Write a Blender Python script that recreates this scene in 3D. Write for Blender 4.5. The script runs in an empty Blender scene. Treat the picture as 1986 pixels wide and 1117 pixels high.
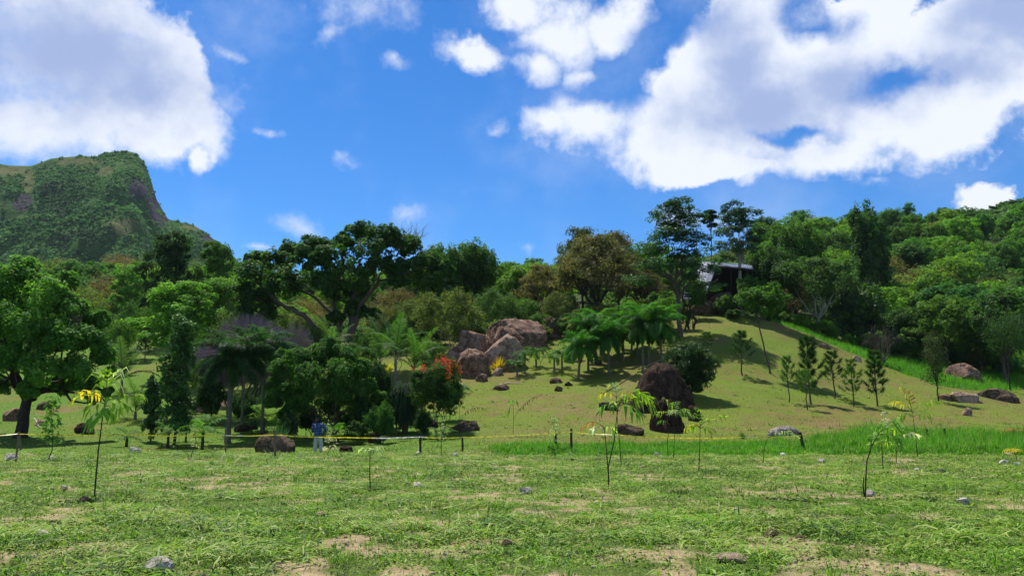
import bpy, bmesh, math, random
import numpy as np
from mathutils import Vector, Matrix, Euler
R = math.radians
sc = bpy.context.scene
COL = sc.collection
rnd = random.Random(7)
# ---------------------------------------------------------------- camera
FPX, CX, CY, HOR, EYE = 1529.0, 993.0, 558.5, 810.0, 1.6
PITCH = math.atan((HOR - CY) / FPX)
cam = bpy.data.cameras.new('camera'); cam.sensor_width = 36; cam.lens = 36 * FPX / 1986
cam.clip_start = 0.1; cam.clip_end = 6000
camo = bpy.data.objects.new('camera', cam); COL.objects.link(camo)
camo.location = (0, 0, EYE); camo.rotation_euler = (math.pi / 2 + PITCH, 0, 0)
sc.camera = camo
# ---------------------------------------------------------------- light
SUN_EL, SUN_AZ = 62.0, -32.0          # azimuth from +Y towards +X
sd = Vector((math.sin(R(SUN_AZ)) * math.cos(R(SUN_EL)), math.cos(R(SUN_AZ)) * math.cos(R(SUN_EL)), math.sin(R(SUN_EL))))
sun = bpy.data.lights.new('sun', 'SUN'); sun.energy = 5.0; sun.angle = R(0.5); sun.color = (1.0, 0.95, 0.86)
suno = bpy.data.objects.new('sun', sun); COL.objects.link(suno)
suno.rotation_euler = sd.to_track_quat('Z', 'Y').to_euler(); suno.location = (0, 0, 300)
sc.view_settings.view_transform = 'Standard'; sc.view_settings.look = 'None'
sc.view_settings.exposure = 0.5; sc.view_settings.gamma = 1.0; sc.view_settings.use_curve_mapping = False
sc.cycles.max_bounces = 5; sc.cycles.diffuse_bounces = 3; sc.cycles.transmission_bounces = 3
sc.cycles.glossy_bounces = 2; sc.cycles.transparent_max_bounces = 4
sc.cycles.use_denoising = True
try: sc.cycles.denoiser = 'OPENIMAGEDENOISE'
except Exception: pass

def ray(px, py):
    u = (px - CX) / FPX; v = (CY - py) / FPX
    f = math.cos(PITCH) - v * math.sin(PITCH)
    return u / f, (math.sin(PITCH) + v * math.cos(PITCH)) / f      # x/y and (z-eye)/y
def at(px, py, d):
    a, b = ray(px, py); return Vector((a * d, d, EYE + b * d))
# ---------------------------------------------------------------- node helper
class NT:
    def __init__(s, tree): s.t = tree; s.n = tree.nodes; s.l = tree.links
    def node(s, typ, **kw):
        n = s.n.new(typ)
        for k, v in kw.items(): setattr(n, k, v)
        return n
    def put(s, sock, v):
        if isinstance(v, bpy.types.NodeSocket): s.l.new(v, sock)
        elif v is not None: sock.default_value = v
    def math(s, op, a, b=None, c=None, clamp=False):
        n = s.node('ShaderNodeMath', operation=op, use_clamp=clamp)
        s.put(n.inputs[0], a); s.put(n.inputs[1], b)
        if c is not None: s.put(n.inputs[2], c)
        return n.outputs[0]
    def vmath(s, op, a, b=None, scale=None):
        n = s.node('ShaderNodeVectorMath', operation=op)
        s.put(n.inputs[0], a); s.put(n.inputs[1], b)
        if scale is not None: s.put(n.inputs[3], scale)
        return n.outputs[1] if op in ('LENGTH', 'DOT_PRODUCT') else n.outputs[0]
    def mix(s, f, a, b, mode='MIX'):
        n = s.node('ShaderNodeMix', data_type='RGBA', blend_type=mode)
        s.put(n.inputs['Factor'], f); s.put(n.inputs[6], a); s.put(n.inputs[7], b)
        return n.outputs[2]
    def noise(s, vec, scale, detail=4, rough=.55, out=0, dist=0.0):
        n = s.node('ShaderNodeTexNoise')
        if vec is not None: s.put(n.inputs['Vector'], vec)
        n.inputs['Scale'].default_value = scale; n.inputs['Detail'].default_value = detail
        n.inputs['Roughness'].default_value = rough; n.inputs['Distortion'].default_value = dist
        return n.outputs[out]
    def rng(s, v, a, b, c=0.0, d=1.0, smooth=False):
        n = s.node('ShaderNodeMapRange'); n.interpolation_type = 'SMOOTHSTEP' if smooth else 'LINEAR'
        s.put(n.inputs[0], v); s.put(n.inputs[1], a); s.put(n.inputs[2], b); s.put(n.inputs[3], c); s.put(n.inputs[4], d)
        return n.outputs[0]
    def attr(s, name, out='Fac'):
        n = s.node('ShaderNodeAttribute'); n.attribute_name = name; return n.outputs[out]
def C4(c): return (c[0], c[1], c[2], 1.0)
# ---------------------------------------------------------------- sky
SKY_STR = 0.10
def build_world():
    w = bpy.data.worlds.new('World'); sc.world = w; w.use_nodes = True
    T = NT(w.node_tree); T.n.clear()
    out = T.node('ShaderNodeOutputWorld'); bg = T.node('ShaderNodeBackground'); bg.inputs[1].default_value = SKY_STR
    T.l.new(bg.outputs[0], out.inputs[0])
    sky = T.node('ShaderNodeTexSky', sky_type='NISHITA'); sky.sun_disc = False
    sky.sun_elevation = R(SUN_EL); sky.sun_rotation = R(SUN_AZ); sky.altitude = 900; sky.air_density = 1.0
    sky.dust_density = 0.15; sky.ozone_density = 3.0
    tc = T.node('ShaderNodeTexCoord'); D = tc.outputs['Generated']
    sx = T.node('ShaderNodeSeparateXYZ'); T.l.new(D, sx.inputs[0])
    az = T.math('ARCTAN2', sx.outputs[0], sx.outputs[1]); el = T.math('ARCSINE', sx.outputs[2])
    cb = T.node('ShaderNodeCombineXYZ'); T.l.new(az, cb.inputs[0]); T.l.new(el, cb.inputs[1])
    P0 = cb.outputs[0]
    def warp(scale, amp, detail):
        n = T.noise(D, scale, detail, .6, out=1)
        return T.vmath('SCALE', T.vmath('SUBTRACT', n, (.5, .5, .5)), scale=amp)
    P = T.vmath('ADD', P0, warp(9, .085, 5))
    P = T.vmath('MULTIPLY', P, (1, 1, 0))
    def blobs(lst, k=.10):
        cur = None
        for b in lst:
            px, py, rx, ry = b[:4]; rot = b[4] if len(b) > 4 else 0
            a, e = ray(px, py); A = math.atan(a); E = math.atan(e * math.cos(A))
            m = T.node('ShaderNodeMapping', vector_type='TEXTURE'); T.l.new(P, m.inputs[0])
            m.inputs[1].default_value = (A, E, 0); m.inputs[2].default_value = (0, 0, R(rot))
            m.inputs[3].default_value = (rx / FPX, ry / FPX, 1)
            L = T.vmath('LENGTH', m.outputs[0])
            cur = L if cur is None else T.math('SMOOTH_MIN', cur, L, k)
        return T.math('SUBTRACT', 1.0, cur)
    big = [(120, 130, 300, 150), (60, 230, 260, 85), (260, 215, 150, 110), (375, 215, 75, 105, 30), (350, 110, 90, 70, -35), (385, 300, 30, 45), (150, 20, 230, 60),
           (1080, 70, 120, 75), (1185, 45, 110, 70), (1040, 140, 60, 60), (920, 112, 100, 38, -10), (1010, 20, 80, 55), (1130, 150, 60, 40),
           (1140, 240, 160, 72, -12), (1060, 245, 75, 42, -10), (1330, 250, 290, 105, -4), (1300, 165, 80, 60), (1470, 190, 240, 150), (1370, 110, 130, 75, 25), (1480, 60, 110, 80), (1620, 130, 120, 90),
           (1700, 230, 180, 80, 4), (1600, 300, 150, 55), (1400, 325, 190, 40), (1880, 210, 150, 95, 12), (1930, 110, 130, 120), (1800, 60, 170, 70), (1700, 20, 120, 50), (1980, 30, 130, 90),
           (1905, 385, 48, 36),
]
    m = blobs(big)
    holes = blobs([(1215, 165, 40, 60, 20), (1300, 50, 75, 26), (1590, 45, 75, 28, -25), (1730, 155, 55, 24, 30), (1540, 262, 60, 12, -12), (1155, 160, 50, 22, 20)], .05)
    wisp = [(575, 438, 84, 36, -18), (680, 322, 44, 20), (790, 432, 50, 24), (1020, 472, 28, 20), (515, 257, 30, 12), (955, 245, 24, 15), (690, 8, 160, 42, -4), (640, 52, 56, 24, 15), (1330, 422, 90, 30, 5), (1400, 425, 50, 32), (1660, 20, 180, 60),
            (452, 92, 36, 18, -20), (1685, 353, 44, 16), (765, 104, 34, 14), (505, 484, 44, 12), (440, 190, 60, 50)]
    mw = blobs(wisp, .05)
    n1 = T.noise(D, 11, 9, .62); n2 = T.noise(D, 3.2, 4, .5)
    dens = T.math('ADD', m, T.math('ADD', T.math('MULTIPLY', T.math('SUBTRACT', n1, .5), 1.3), T.math('MULTIPLY', T.math('SUBTRACT', T.noise(D, 38, 7, .65), .5), .55)))
    soft = T.rng(n2, .36, .62, .12, .85)
    cover = T.rng(dens, 0.0, soft, 0, 1, True)
    hl = T.rng(T.math('ADD', holes, T.math('MULTIPLY', T.math('SUBTRACT', n1, .5), 2.6)), -.85, .75, 1, 0, True)
    cover = T.math('MULTIPLY', cover, hl)
    wd = T.math('ADD', T.math('MULTIPLY', mw, .70), T.math('MULTIPLY', T.math('SUBTRACT', T.noise(D, 22, 8, .65), .5), 1.9))
    cover = T.math('MAXIMUM', cover, T.math('MULTIPLY', T.rng(wd, 0.0, 1.25, 0, 1, True), .7))
    # same sort of broken cloud beyond the frame
    outm = T.math('MAXIMUM', T.rng(T.math('ABSOLUTE', az), .75, 1.0, 0, 1, True), T.rng(el, .60, .80, 0, 1, True))
    gen = T.rng(T.noise(D, 2.6, 9, .58), .50, .64, 0, .95, True)
    gen = T.math('MULTIPLY', gen, T.math('MULTIPLY', outm, T.rng(el, 0.0, .12)))
    cover = T.math('MAXIMUM', cover, gen)
    # thin veil
    veil = T.math('MULTIPLY', T.rng(T.noise(D, 4.5, 6, .6), .45, .85, 0, .55, True), T.rng(el, .05, .5, .25, 1))
    cover = T.math('MAXIMUM', cover, T.math('MULTIPLY', veil, .8))
    shade = blobs([(120, 120, 300, 120), (260, 170, 120, 90), (1500, 215, 200, 90), (1440, 130, 90, 120), (1640, 190, 160, 70), (1860, 130, 130, 60), (1960, 20, 120, 60)], .3)
    lump = T.math('SUBTRACT', T.noise(D, 11, 7, .55), T.noise(T.vmath('ADD', D, (-.010, 0, .016)), 11, 7, .55))
    sh = T.math('ADD', T.math('MULTIPLY', shade, 1.1), T.math('MULTIPLY', T.math('SUBTRACT', T.noise(D, 5, 5, .55), .5), 1.1))
    sh = T.rng(T.math('ADD', sh, T.math('MULTIPLY', lump, 1.5)), -.30, .95, 0, 1, True)
    ccol = T.mix(sh, (0.65, 0.685, 0.76, 1), (0.275, 0.35, 0.56, 1))
    ccol = T.vmath('SCALE', ccol, scale=1.0 / SKY_STR)
    hs = T.node('ShaderNodeHueSaturation'); hs.inputs['Saturation'].default_value = 1.28; hs.inputs['Hue'].default_value = .497
    T.l.new(sky.outputs[0], hs.inputs['Color'])
    tint = T.mix(1.0, hs.outputs[0], (0.50, 0.80, 1.05, 1), 'MULTIPLY')
    T.l.new(T.mix(cover, tint, ccol), bg.inputs[0])
build_world()
# ---------------------------------------------------------------- noise in numpy
def _h(i, j, k, s):
    n = (i * 374761393 + j * 668265263 + k * 2147483647 + s * 1274126177) & 0x7fffffff
    n = ((n ^ (n >> 13)) * 1103515245 + 12345) & 0x7fffffff
    n = ((n ^ (n >> 11)) * 69069) & 0x7fffffff
    return ((n >> 7) & 0xffff) / 65535.0
def vnoise(x, y, z=0.0, s=0):
    x, y, z = np.broadcast_arrays(np.asarray(x, float), np.asarray(y, float), np.asarray(z, float))
    i, j, k = [np.floor(q).astype(np.int64) for q in (x, y, z)]
    f, g, h = x - i, y - j, z - k
    f, g, h = [q * q * (3 - 2 * q) for q in (f, g, h)]
    r = 0
    for a in (0, 1):
        for b in (0, 1):
            for c in (0, 1):
                r = r + _h(i + a, j + b, k + c, s) * (f if a else 1 - f) * (g if b else 1 - g) * (h if c else 1 - h)
    return r
def fbm(x, y, z=0.0, o=4, s=0, rough=.5):
    t, a, n = 0, 1.0, 0
    for q in range(o):
        t = t + a * vnoise(np.asarray(x) * 2**q + 17.3 * q, np.asarray(y) * 2**q + 5.1 * q, np.asarray(z) * 2**q, s + q); n += a; a *= rough
    return t / n
def sstep(x, a, b):
    t = np.clip((np.asarray(x, float) - a) / (b - a), 0, 1); return t * t * (3 - 2 * t)
# ---------------------------------------------------------------- terrain: heights read off as (column, distance) -> picture row
DEP = np.array([34, 37, 39, 42, 46, 50, 55, 65, 75, 88, 100, 115, 135, 160, 200, 260, 330.])
# first four are heights in m, the rest picture rows of the ground
TAB = {
 -500: [0, 0, -.2, -.4, 868, 862, 850, 825, 800, 775, 750, 725, 695, 660, 610, 560, 540],
 0:    [0, 0, -.2, -.4, 868, 861, 846, 815, 788, 762, 742, 720, 690, 655, 610, 560, 545],
 250:  [0, 0, -.25, -.45, 872, 862, 845, 808, 775, 735, 708, 685, 655, 625, 590, 560, 550],
 500:  [0, 0, -.22, -.4, 870, 862, 845, 812, 785, 745, 715, 690, 660, 635, 600, 565, 550],
 700:  [0, 0, -.12, -.2, 866, 856, 840, 795, 745, 690, 660, 638, 618, 598, 575, 560, 560],
 870:  [0, 0.02, 0, 0.05, 856, 840, 818, 775, 735, 690, 662, 638, 612, 595, 572, 558, 565],
 1000: [0, 0.03, .06, .1, 852, 836, 813, 770, 730, 682, 640, 615, 598, 582, 560, 550, 560],
 1150: [0, .03, .1, .16, 850, 834, 810, 765, 725, 675, 638, 608, 592, 575, 555, 540, 545],
 1300: [0, .03, .1, .16, 850, 833, 809, 760, 712, 655, 614, 592, 590, 580, 550, 520, 520],
 1390: [0, .03, .1, .16, 850, 834, 810, 762, 712, 645, 598, 588, 600, 585, 545, 490, 490],
 1500: [0, .03, .1, .16, 850, 836, 814, 772, 725, 660, 616, 640, 640, 600, 540, 480, 480],
 1600: [0, .03, .1, .16, 850, 837, 820, 785, 745, 690, 655, 690, 650, 600, 530, 470, 475],
 1700: [0, .03, .1, .16, 850, 838, 823, 790, 752, 703, 700, 690, 645, 592, 520, 462, 470],
 1800: [0, .03, .1, .16, 850, 840, 827, 795, 757, 732, 705, 680, 640, 588, 515, 462, 470],
 1900: [0, .03, .1, .16, 851, 841, 829, 802, 772, 752, 722, 692, 645, 590, 515, 462, 465],
 2000: [0, .03, .1, .16, 852, 843, 832, 810, 790, 765, 735, 702, 650, 592, 515, 460, 455],
 2500: [0, .03, .1, .16, 853, 845, 835, 815, 800, 775, 745, 710, 655, 595, 515, 460, 440],
}
cols = sorted(TAB)
_Z = np.zeros((len(cols), len(DEP)))
for i, c in enumerate(cols):
    for j, d in enumerate(DEP):
        v = TAB[c][j]; _Z[i, j] = v if j < 4 else EYE + ray(c, v)[1] * d
ACOL = np.array([(c - CX) / FPX * 1.013 for c in cols])
AG = np.linspace(-1.1, 1.1, 441); LG = np.linspace(math.log(30), math.log(340), 400); DG = np.exp(LG)
_tmp = np.array([np.interp(DG, DEP, _Z[i]) for i in range(len(cols))])
HG = np.array([np.interp(AG, ACOL, _tmp[:, j]) for j in range(len(DG))]).T        # (A, D)
def gblur(M, s, ax):
    r = int(3 * s); k = np.exp(-.5 * (np.arange(-r, r + 1) / s)**2); k /= k.sum()
    Mp = np.pad(M, [(r, r) if a == ax else (0, 0) for a in (0, 1)], mode='edge')
    return np.apply_along_axis(lambda v: np.convolve(v, k, 'valid'), ax, Mp)
HG = gblur(gblur(HG, 7, 0), 5, 1)
HG[:, DG < 36.2] *= 0
def H(x, y):
    x, y = np.broadcast_arrays(np.asarray(x, float), np.asarray(y, float))
    yy = np.clip(y, 30.01, 339.9); a = np.clip(x / np.maximum(y, 30), -1.099, 1.099)
    fi = (a + 1.1) / 2.2 * 440; fj = (np.log(yy) - LG[0]) / (LG[-1] - LG[0]) * 399
    i = np.clip(fi.astype(int), 0, 439); j = np.clip(fj.astype(int), 0, 398); fi = fi - i; fj = fj - j
    z = HG[i, j] * (1 - fi) * (1 - fj) + HG[i + 1, j] * fi * (1 - fj) + HG[i, j + 1] * (1 - fi) * fj + HG[i + 1, j + 1] * fi * fj
    amp = sstep(y, 38, 60)
    z = z + amp * ((fbm(x / 9, y / 9, 0, 3, 3) - .5) * .8 + (fbm(x / 2.2, y / 2.2, 0, 4, 5) - .5) * .36)
    z = z + (1 - amp) * ((fbm(x / 3.0, y / 3.0, 0, 3, 9) - .5) * .07 + (fbm(x / .45, y / .45, 0, 3, 11) - .5) * .10)
    return z
def h1(x, y): return float(H(x, y))
def gp(px, d):
    py = 800
    for _ in range(5):
        x = ray(px, py)[0] * d; z = h1(x, d)
        v = math.tan(math.atan((z - EYE) / d) - PITCH); py = CY - v * FPX
    return Vector((x, d, z))
def hit(px, py, d0=6.0):
    a, b = ray(px, py); d = np.exp(np.linspace(math.log(d0), math.log(335), 1500))
    g = EYE + b * d - H(a * d, d); k = np.where(g < 0)[0]
    if len(k) == 0: return gp(px, 330)
    k = k[0]
    dd = d[k] if k == 0 else d[k - 1] + (d[k] - d[k - 1]) * g[k - 1] / (g[k - 1] - g[k])
    return Vector((a * dd, dd, h1(a * dd, dd)))
# zones
def soil_mask(x, y):
    n = fbm(np.asarray(x) / 1.9, np.asarray(y) / 1.9, 0, 4, 21, .65); m = fbm(np.asarray(x) / .55, np.asarray(y) / .55, 0, 3, 25)
    return sstep(n * .5 + m * .5, .52, .62)
def pxof(x, y): return CX + FPX * x / np.maximum(y, 1) / 1.012
def tall_mask(x, y):
    p = pxof(x, y) + (fbm(x / 1.3, y / 1.3, 0, 3, 31) - .5) * 70
    m = sstep(p, 955, 1010) * sstep(y + (fbm(x / .8, y / .8, 0, 3, 33) - .5) * 1.2, 34.6, 35.2)
    far = 41.5 + 7 * sstep(p, 1380, 1700) + (fbm(x / 2, y / 2, 0, 2, 35) - .5) * 2.5 + 1.5*sstep(p, 1600, 1650)*(1-sstep(p, 1720, 1760))
    return m * (1 - sstep(y, far - .6, far + .6))
def wild_mask(x, y):
    "the bright uncut grass in the dip beyond the mound"
    p = pxof(x, y)
    near = np.interp(p, [1440, 1560, 1600, 1700, 1800, 1900, 2000, 2600], [103, 99, 96, 88, 81, 84, 92, 92]) + (fbm(x / 3, y / 3, 0, 2, 41) - .5) * 3
    return sstep(y, near - 1, near + 1) * sstep(p, 1450, 1500) * (1 - sstep(y, 116, 124))
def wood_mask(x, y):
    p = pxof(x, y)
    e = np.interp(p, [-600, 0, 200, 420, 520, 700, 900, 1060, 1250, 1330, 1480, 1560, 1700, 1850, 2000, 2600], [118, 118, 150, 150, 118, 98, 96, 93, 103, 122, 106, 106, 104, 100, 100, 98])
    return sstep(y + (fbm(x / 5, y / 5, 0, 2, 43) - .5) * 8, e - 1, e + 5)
# ---------------------------------------------------------------- mesh tools
class Q:
    "collects quads as arrays"
    def __init__(s): s.v = []; s.f = []; s.t = []; s.m = []; s.n = 0
    def quads(s, V, tone=.5, mat=0):
        V = np.asarray(V, float).reshape(-1, 4, 3); k = len(V)
        if not k: return
        s.v.append(V.reshape(-1, 3)); s.f.append(np.arange(k * 4).reshape(k, 4) + s.n); s.n += k * 4
        s.t.append(np.broadcast_to(np.asarray(tone, float), (k,)).copy()); s.m.append(np.full(k, mat))
    def grid(s, V, F, tone=.5, mat=0):
        V = np.asarray(V, float); F = np.asarray(F, int); s.v.append(V); s.f.append(F + s.n); s.n += len(V)
        s.t.append(np.broadcast_to(np.asarray(tone, float), (len(F),)).copy()); s.m.append(np.full(len(F), mat))
    def tube(s, pts, rad, n=6, tone=.5, mat=0, cap=True):
        pts = np.asarray(pts, float); k = len(pts); rad = np.broadcast_to(np.asarray(rad, float), (k,))
        tg = np.gradient(pts, axis=0); tg /= np.linalg.norm(tg, axis=1)[:, None] + 1e-9
        up = np.array([0, 0, 1.]) if abs(tg[0][2]) < .9 else np.array([1., 0, 0])
        V = []
        for i in range(k):
            a = np.cross(up, tg[i]); a /= np.linalg.norm(a) + 1e-9; b = np.cross(tg[i], a); up = b if abs(tg[i][2]) > .5 else up
            th = np.arange(n) / n * 2 * math.pi
            if abs(tg[i][2]) > .5: up = np.cross(a, tg[i]) * -1; up = np.array([1., 0, 0]); a = np.cross(up, tg[i]); a /= np.linalg.norm(a) + 1e-9; b = np.cross(tg[i], a)
            V.append(pts[i] + rad[i] * (np.cos(th)[:, None] * a + np.sin(th)[:, None] * b))
            up = np.array([0, 0, 1.]) if abs(tg[min(i + 1, k - 1)][2]) < .5 else np.array([1., 0, 0])
        V = np.concatenate(V); F = []
        for i in range(k - 1):
            for j in range(n):
                F.append((i * n + j, i * n + (j + 1) % n, (i + 1) * n + (j + 1) % n, (i + 1) * n + j))
        s.grid(V, F, tone, mat)
        if cap and n == 4: s.grid(V[-4:], [(0, 1, 2, 3)], tone, mat)
    def mesh(s, name, mats, smooth=False):
        V = np.concatenate(s.v); F = np.concatenate(s.f); T = np.concatenate(s.t); M = np.concatenate(s.m)
        me = bpy.data.meshes.new(name); me.vertices.add(len(V)); me.vertices.foreach_set('co', V.ravel().astype(np.float32))
        me.loops.add(F.size); me.loops.foreach_set('vertex_index', F.ravel().astype(np.int32))
        me.polygons.add(len(F)); me.polygons.foreach_set('loop_start', (np.arange(len(F)) * 4).astype(np.int32))
        try: me.polygons.foreach_set('loop_total', np.full(len(F), 4, np.int32))
        except Exception: pass
        for m in mats: me.materials.append(m)
        if M.any(): me.polygons.foreach_set('material_index', M.astype(np.int32))
        me.polygons.foreach_set('use_smooth', np.full(len(F), smooth))
        at_ = me.attributes.new('tone', 'FLOAT', 'FACE'); at_.data.foreach_set('value', T.astype(np.float32))
        me.update(calc_edges=True); return me
def tag(o, label=None, cat=None, group=None, kind=None):
    if label: o['label'] = label
    if cat: o['category'] = cat
    if group: o['group'] = group
    if kind: o['kind'] = kind
    return o
def link(name, me, parent=None, loc=None, rot=None, scale=None, color=None):
    o = bpy.data.objects.new(name, me); COL.objects.link(o)
    if parent is not None: o.parent = parent
    if loc is not None: o.location = loc
    if rot is not None: o.rotation_euler = rot
    if scale is not None: o.scale = scale
    if color is not None: o.color = C4(color)
    return o
def empty(name, loc=(0, 0, 0), rz=0, scale=(1, 1, 1)):
    o = bpy.data.objects.new(name, None); COL.objects.link(o); o.location = loc; o.rotation_euler = (0, 0, rz); o.scale = scale; o.empty_display_size = .2
    return o
# ---------------------------------------------------------------- materials
def newmat(name):
    m = bpy.data.materials.new(name); m.use_nodes = True; T = NT(m.node_tree); T.n.clear()
    out = T.node('ShaderNodeOutputMaterial'); return m, T, out
def bsdf(T, col, rough=.7, spec=.3, normal=None):
    b = T.node('ShaderNodeBsdfPrincipled'); T.put(b.inputs['Base Color'], col); T.put(b.inputs['Roughness'], rough)
    b.inputs['Specular IOR Level'].default_value = spec
    if normal is not None: T.l.new(normal, b.inputs['Normal'])
    return b.outputs[0]
def bump(T, h, dist, strength=1.0):
    b = T.node('ShaderNodeBump'); b.inputs['Distance'].default_value = dist; b.inputs['Strength'].default_value = strength
    T.l.new(h, b.inputs['Height']); return b.outputs[0]
def leafmat(name, trans=.48, rough=.6, spec=.14, own=None, dry=(.28, .20, .07), vary=.9):
    "foliage: object colour (or own colour) varied leaf by leaf"
    m, T, out = newmat(name)
    if own is None:
        base = T.node('ShaderNodeObjectInfo').outputs['Color']
    else: base = C4(own)
    t = T.attr('tone')
    hsv = T.node('ShaderNodeHueSaturation'); T.put(hsv.inputs['Color'], base)
    T.put(hsv.inputs['Hue'], T.rng(t, 0, 1, .512, .478)); T.put(hsv.inputs['Value'], T.rng(t, 0, 1, 1 - vary * .55, 1 + vary * .75)); T.put(hsv.inputs['Saturation'], T.rng(t, 0, 1, 1.04, .96))
    c = T.mix(T.rng(t, 1.05, 2.0), hsv.outputs[0], C4(dry))
    p = bsdf(T, c, rough, spec)
    tr = T.node('ShaderNodeBsdfTranslucent')
    T.put(tr.inputs[0], T.mix(1.0, c, (1.3, 1.5, .6, 1), 'MULTIPLY'))
    mx = T.node('ShaderNodeMixShader'); mx.inputs[0].default_value = trans
    T.l.new(p, mx.inputs[1]); T.l.new(tr.outputs[0], mx.inputs[2]); T.l.new(mx.outputs[0], out.inputs[0])
    return m
LEAF = leafmat('leaf'); GLOSSY = leafmat('waxy_leaf', .32, .5, .16); NEEDLE = leafmat('needle', .25, .7, .1)
def barkmat(name, col, col2):
    m, T, out = newmat(name); tc = T.node('ShaderNodeTexCoord').outputs['Object']
    st = T.node('ShaderNodeMapping'); T.l.new(tc, st.inputs[0]); st.inputs[3].default_value = (6, 6, 1.6)
    n = T.noise(st.outputs[0], 3, 6, .65); c = T.mix(T.rng(n, .35, .65), C4(col), C4(col2))
    T.l.new(bsdf(T, c, .9, .1, bump(T, n, .03, .8)), out.inputs[0]); return m
BARK = barkmat('brown_bark', (.055, .04, .03), (.14, .11, .085)); PALE = barkmat('pale_bark', (.20, .17, .13), (.36, .33, .27))
PALMT = barkmat('palm_stem', (.10, .09, .07), (.20, .18, .15)); DARKB = barkmat('dark_bark', (.02, .016, .013), (.07, .055, .045)); GREENST = barkmat('green_stem', (.05, .07, .02), (.10, .12, .045))
def rockmat(name, c1, c2, c3, scale=1.0, bd=.12, moss=0.0, dark=.5):
    m, T, out = newmat(name); oi = T.node('ShaderNodeObjectInfo')
    v = T.vmath('ADD', T.node('ShaderNodeTexCoord').outputs['Object'], T.vmath('SCALE', oi.outputs['Location'], scale=.37))
    n = T.noise(v, .9 * scale, 9, .68, dist=.4); k = T.noise(v, 4 * scale, 8, .7); f = T.noise(v, 16 * scale, 5, .7)
    vo = T.node('ShaderNodeTexVoronoi', feature='DISTANCE_TO_EDGE'); T.put(vo.inputs['Vector'], T.vmath('ADD', v, T.vmath('SCALE', T.noise(v, 1.6 * scale, 4, .6, out=1), scale=.9))); vo.inputs['Scale'].default_value = .8 * scale
    cr = T.rng(vo.outputs[0], 0, .05)
    c = T.mix(T.rng(n, .42, .58), C4(c1), C4(c2)); big = T.noise(v, .55 * scale, 5, .6, dist=1.5); c = T.mix(T.math('MULTIPLY', T.rng(big, .50, .60), .6), c, (c1[0] * .45, c1[1] * .42, c1[2] * .42, 1)); c = T.mix(T.math('MULTIPLY', T.rng(k, .55, .72), .75), c, C4(c3))
    c = T.mix(T.math('MULTIPLY', T.rng(f, .52, .7), dark), c, (c1[0] * .3, c1[1] * .3, c1[2] * .3, 1))
    c = T.mix(T.rng(cr, 0, 1, .8, 0), c, (c1[0] * .25, c1[1] * .22, c1[2] * .2, 1))
    if moss:
        ge = T.node('ShaderNodeNewGeometry'); sz = T.node('ShaderNodeSeparateXYZ'); T.l.new(ge.outputs['Normal'], sz.inputs[0])
        mm = T.math('MULTIPLY', T.rng(T.math('ADD', k, T.math('MULTIPLY', sz.outputs[2], .15)), .52, .68), moss)
        c = T.mix(mm, c, (.06, .085, .02, 1))
    hh = T.math('ADD', T.math('MULTIPLY', k, .7), T.math('ADD', T.math('MULTIPLY', f, .35), T.math('MULTIPLY', cr, .25)))
    T.l.new(bsdf(T, c, .95, .05, bump(T, hh, bd, 1.0)), out.inputs[0]); return m
ROCKP = rockmat('pink_granite', (.19, .112, .078), (.38, .25, .18), (.47, .34, .25), 1.5, .16); ROCKT = rockmat('tan_granite', (.32, .21, .15), (.48, .34, .245), (.42, .32, .24), 1.4, .14, dark=.4)
ROCKD = rockmat('dark_crusted_rock', (.045, .026, .02), (.085, .052, .040), (.13, .095, .07), 1.3, .16, .10)
ROCKB = rockmat('brown_rock', (.10, .065, .045), (.17, .115, .085), (.22, .165, .12), 1.2, .12, .25)
STONE = rockmat('pale_stone', (.56, .50, .40), (.74, .68, .57), (.60, .51, .38), 6, .02, 0, .25); STONED = rockmat('dark_stone', (.05, .05, .05), (.11, .11, .11), (.22, .21, .2), 6, .02)
STONET = rockmat('tan_stone', (.34, .26, .16), (.50, .40, .27), (.46, .38, .26), 6, .02, 0, .2); STONEB = rockmat('earthy_stone', (.17, .11, .07), (.28, .19, .13), (.33, .25, .17), 6, .02)
def plain(name, col, rough=.6, spec=.3, metal=0, var=.15, scale=8):
    m, T, out = newmat(name); v = T.node('ShaderNodeTexCoord').outputs['Object']
    n = T.noise(v, scale, 5, .6); c = T.mix(T.rng(n, .3, .7), C4([q * (1 - var) for q in col]), C4([q * (1 + var) for q in col]))
    b = T.node('ShaderNodeBsdfPrincipled'); T.l.new(c, b.inputs['Base Color']); b.inputs['Roughness'].default_value = rough
    b.inputs['Metallic'].default_value = metal; b.inputs['Specular IOR Level'].default_value = spec
    T.l.new(b.outputs[0], out.inputs[0]); return m
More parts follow.
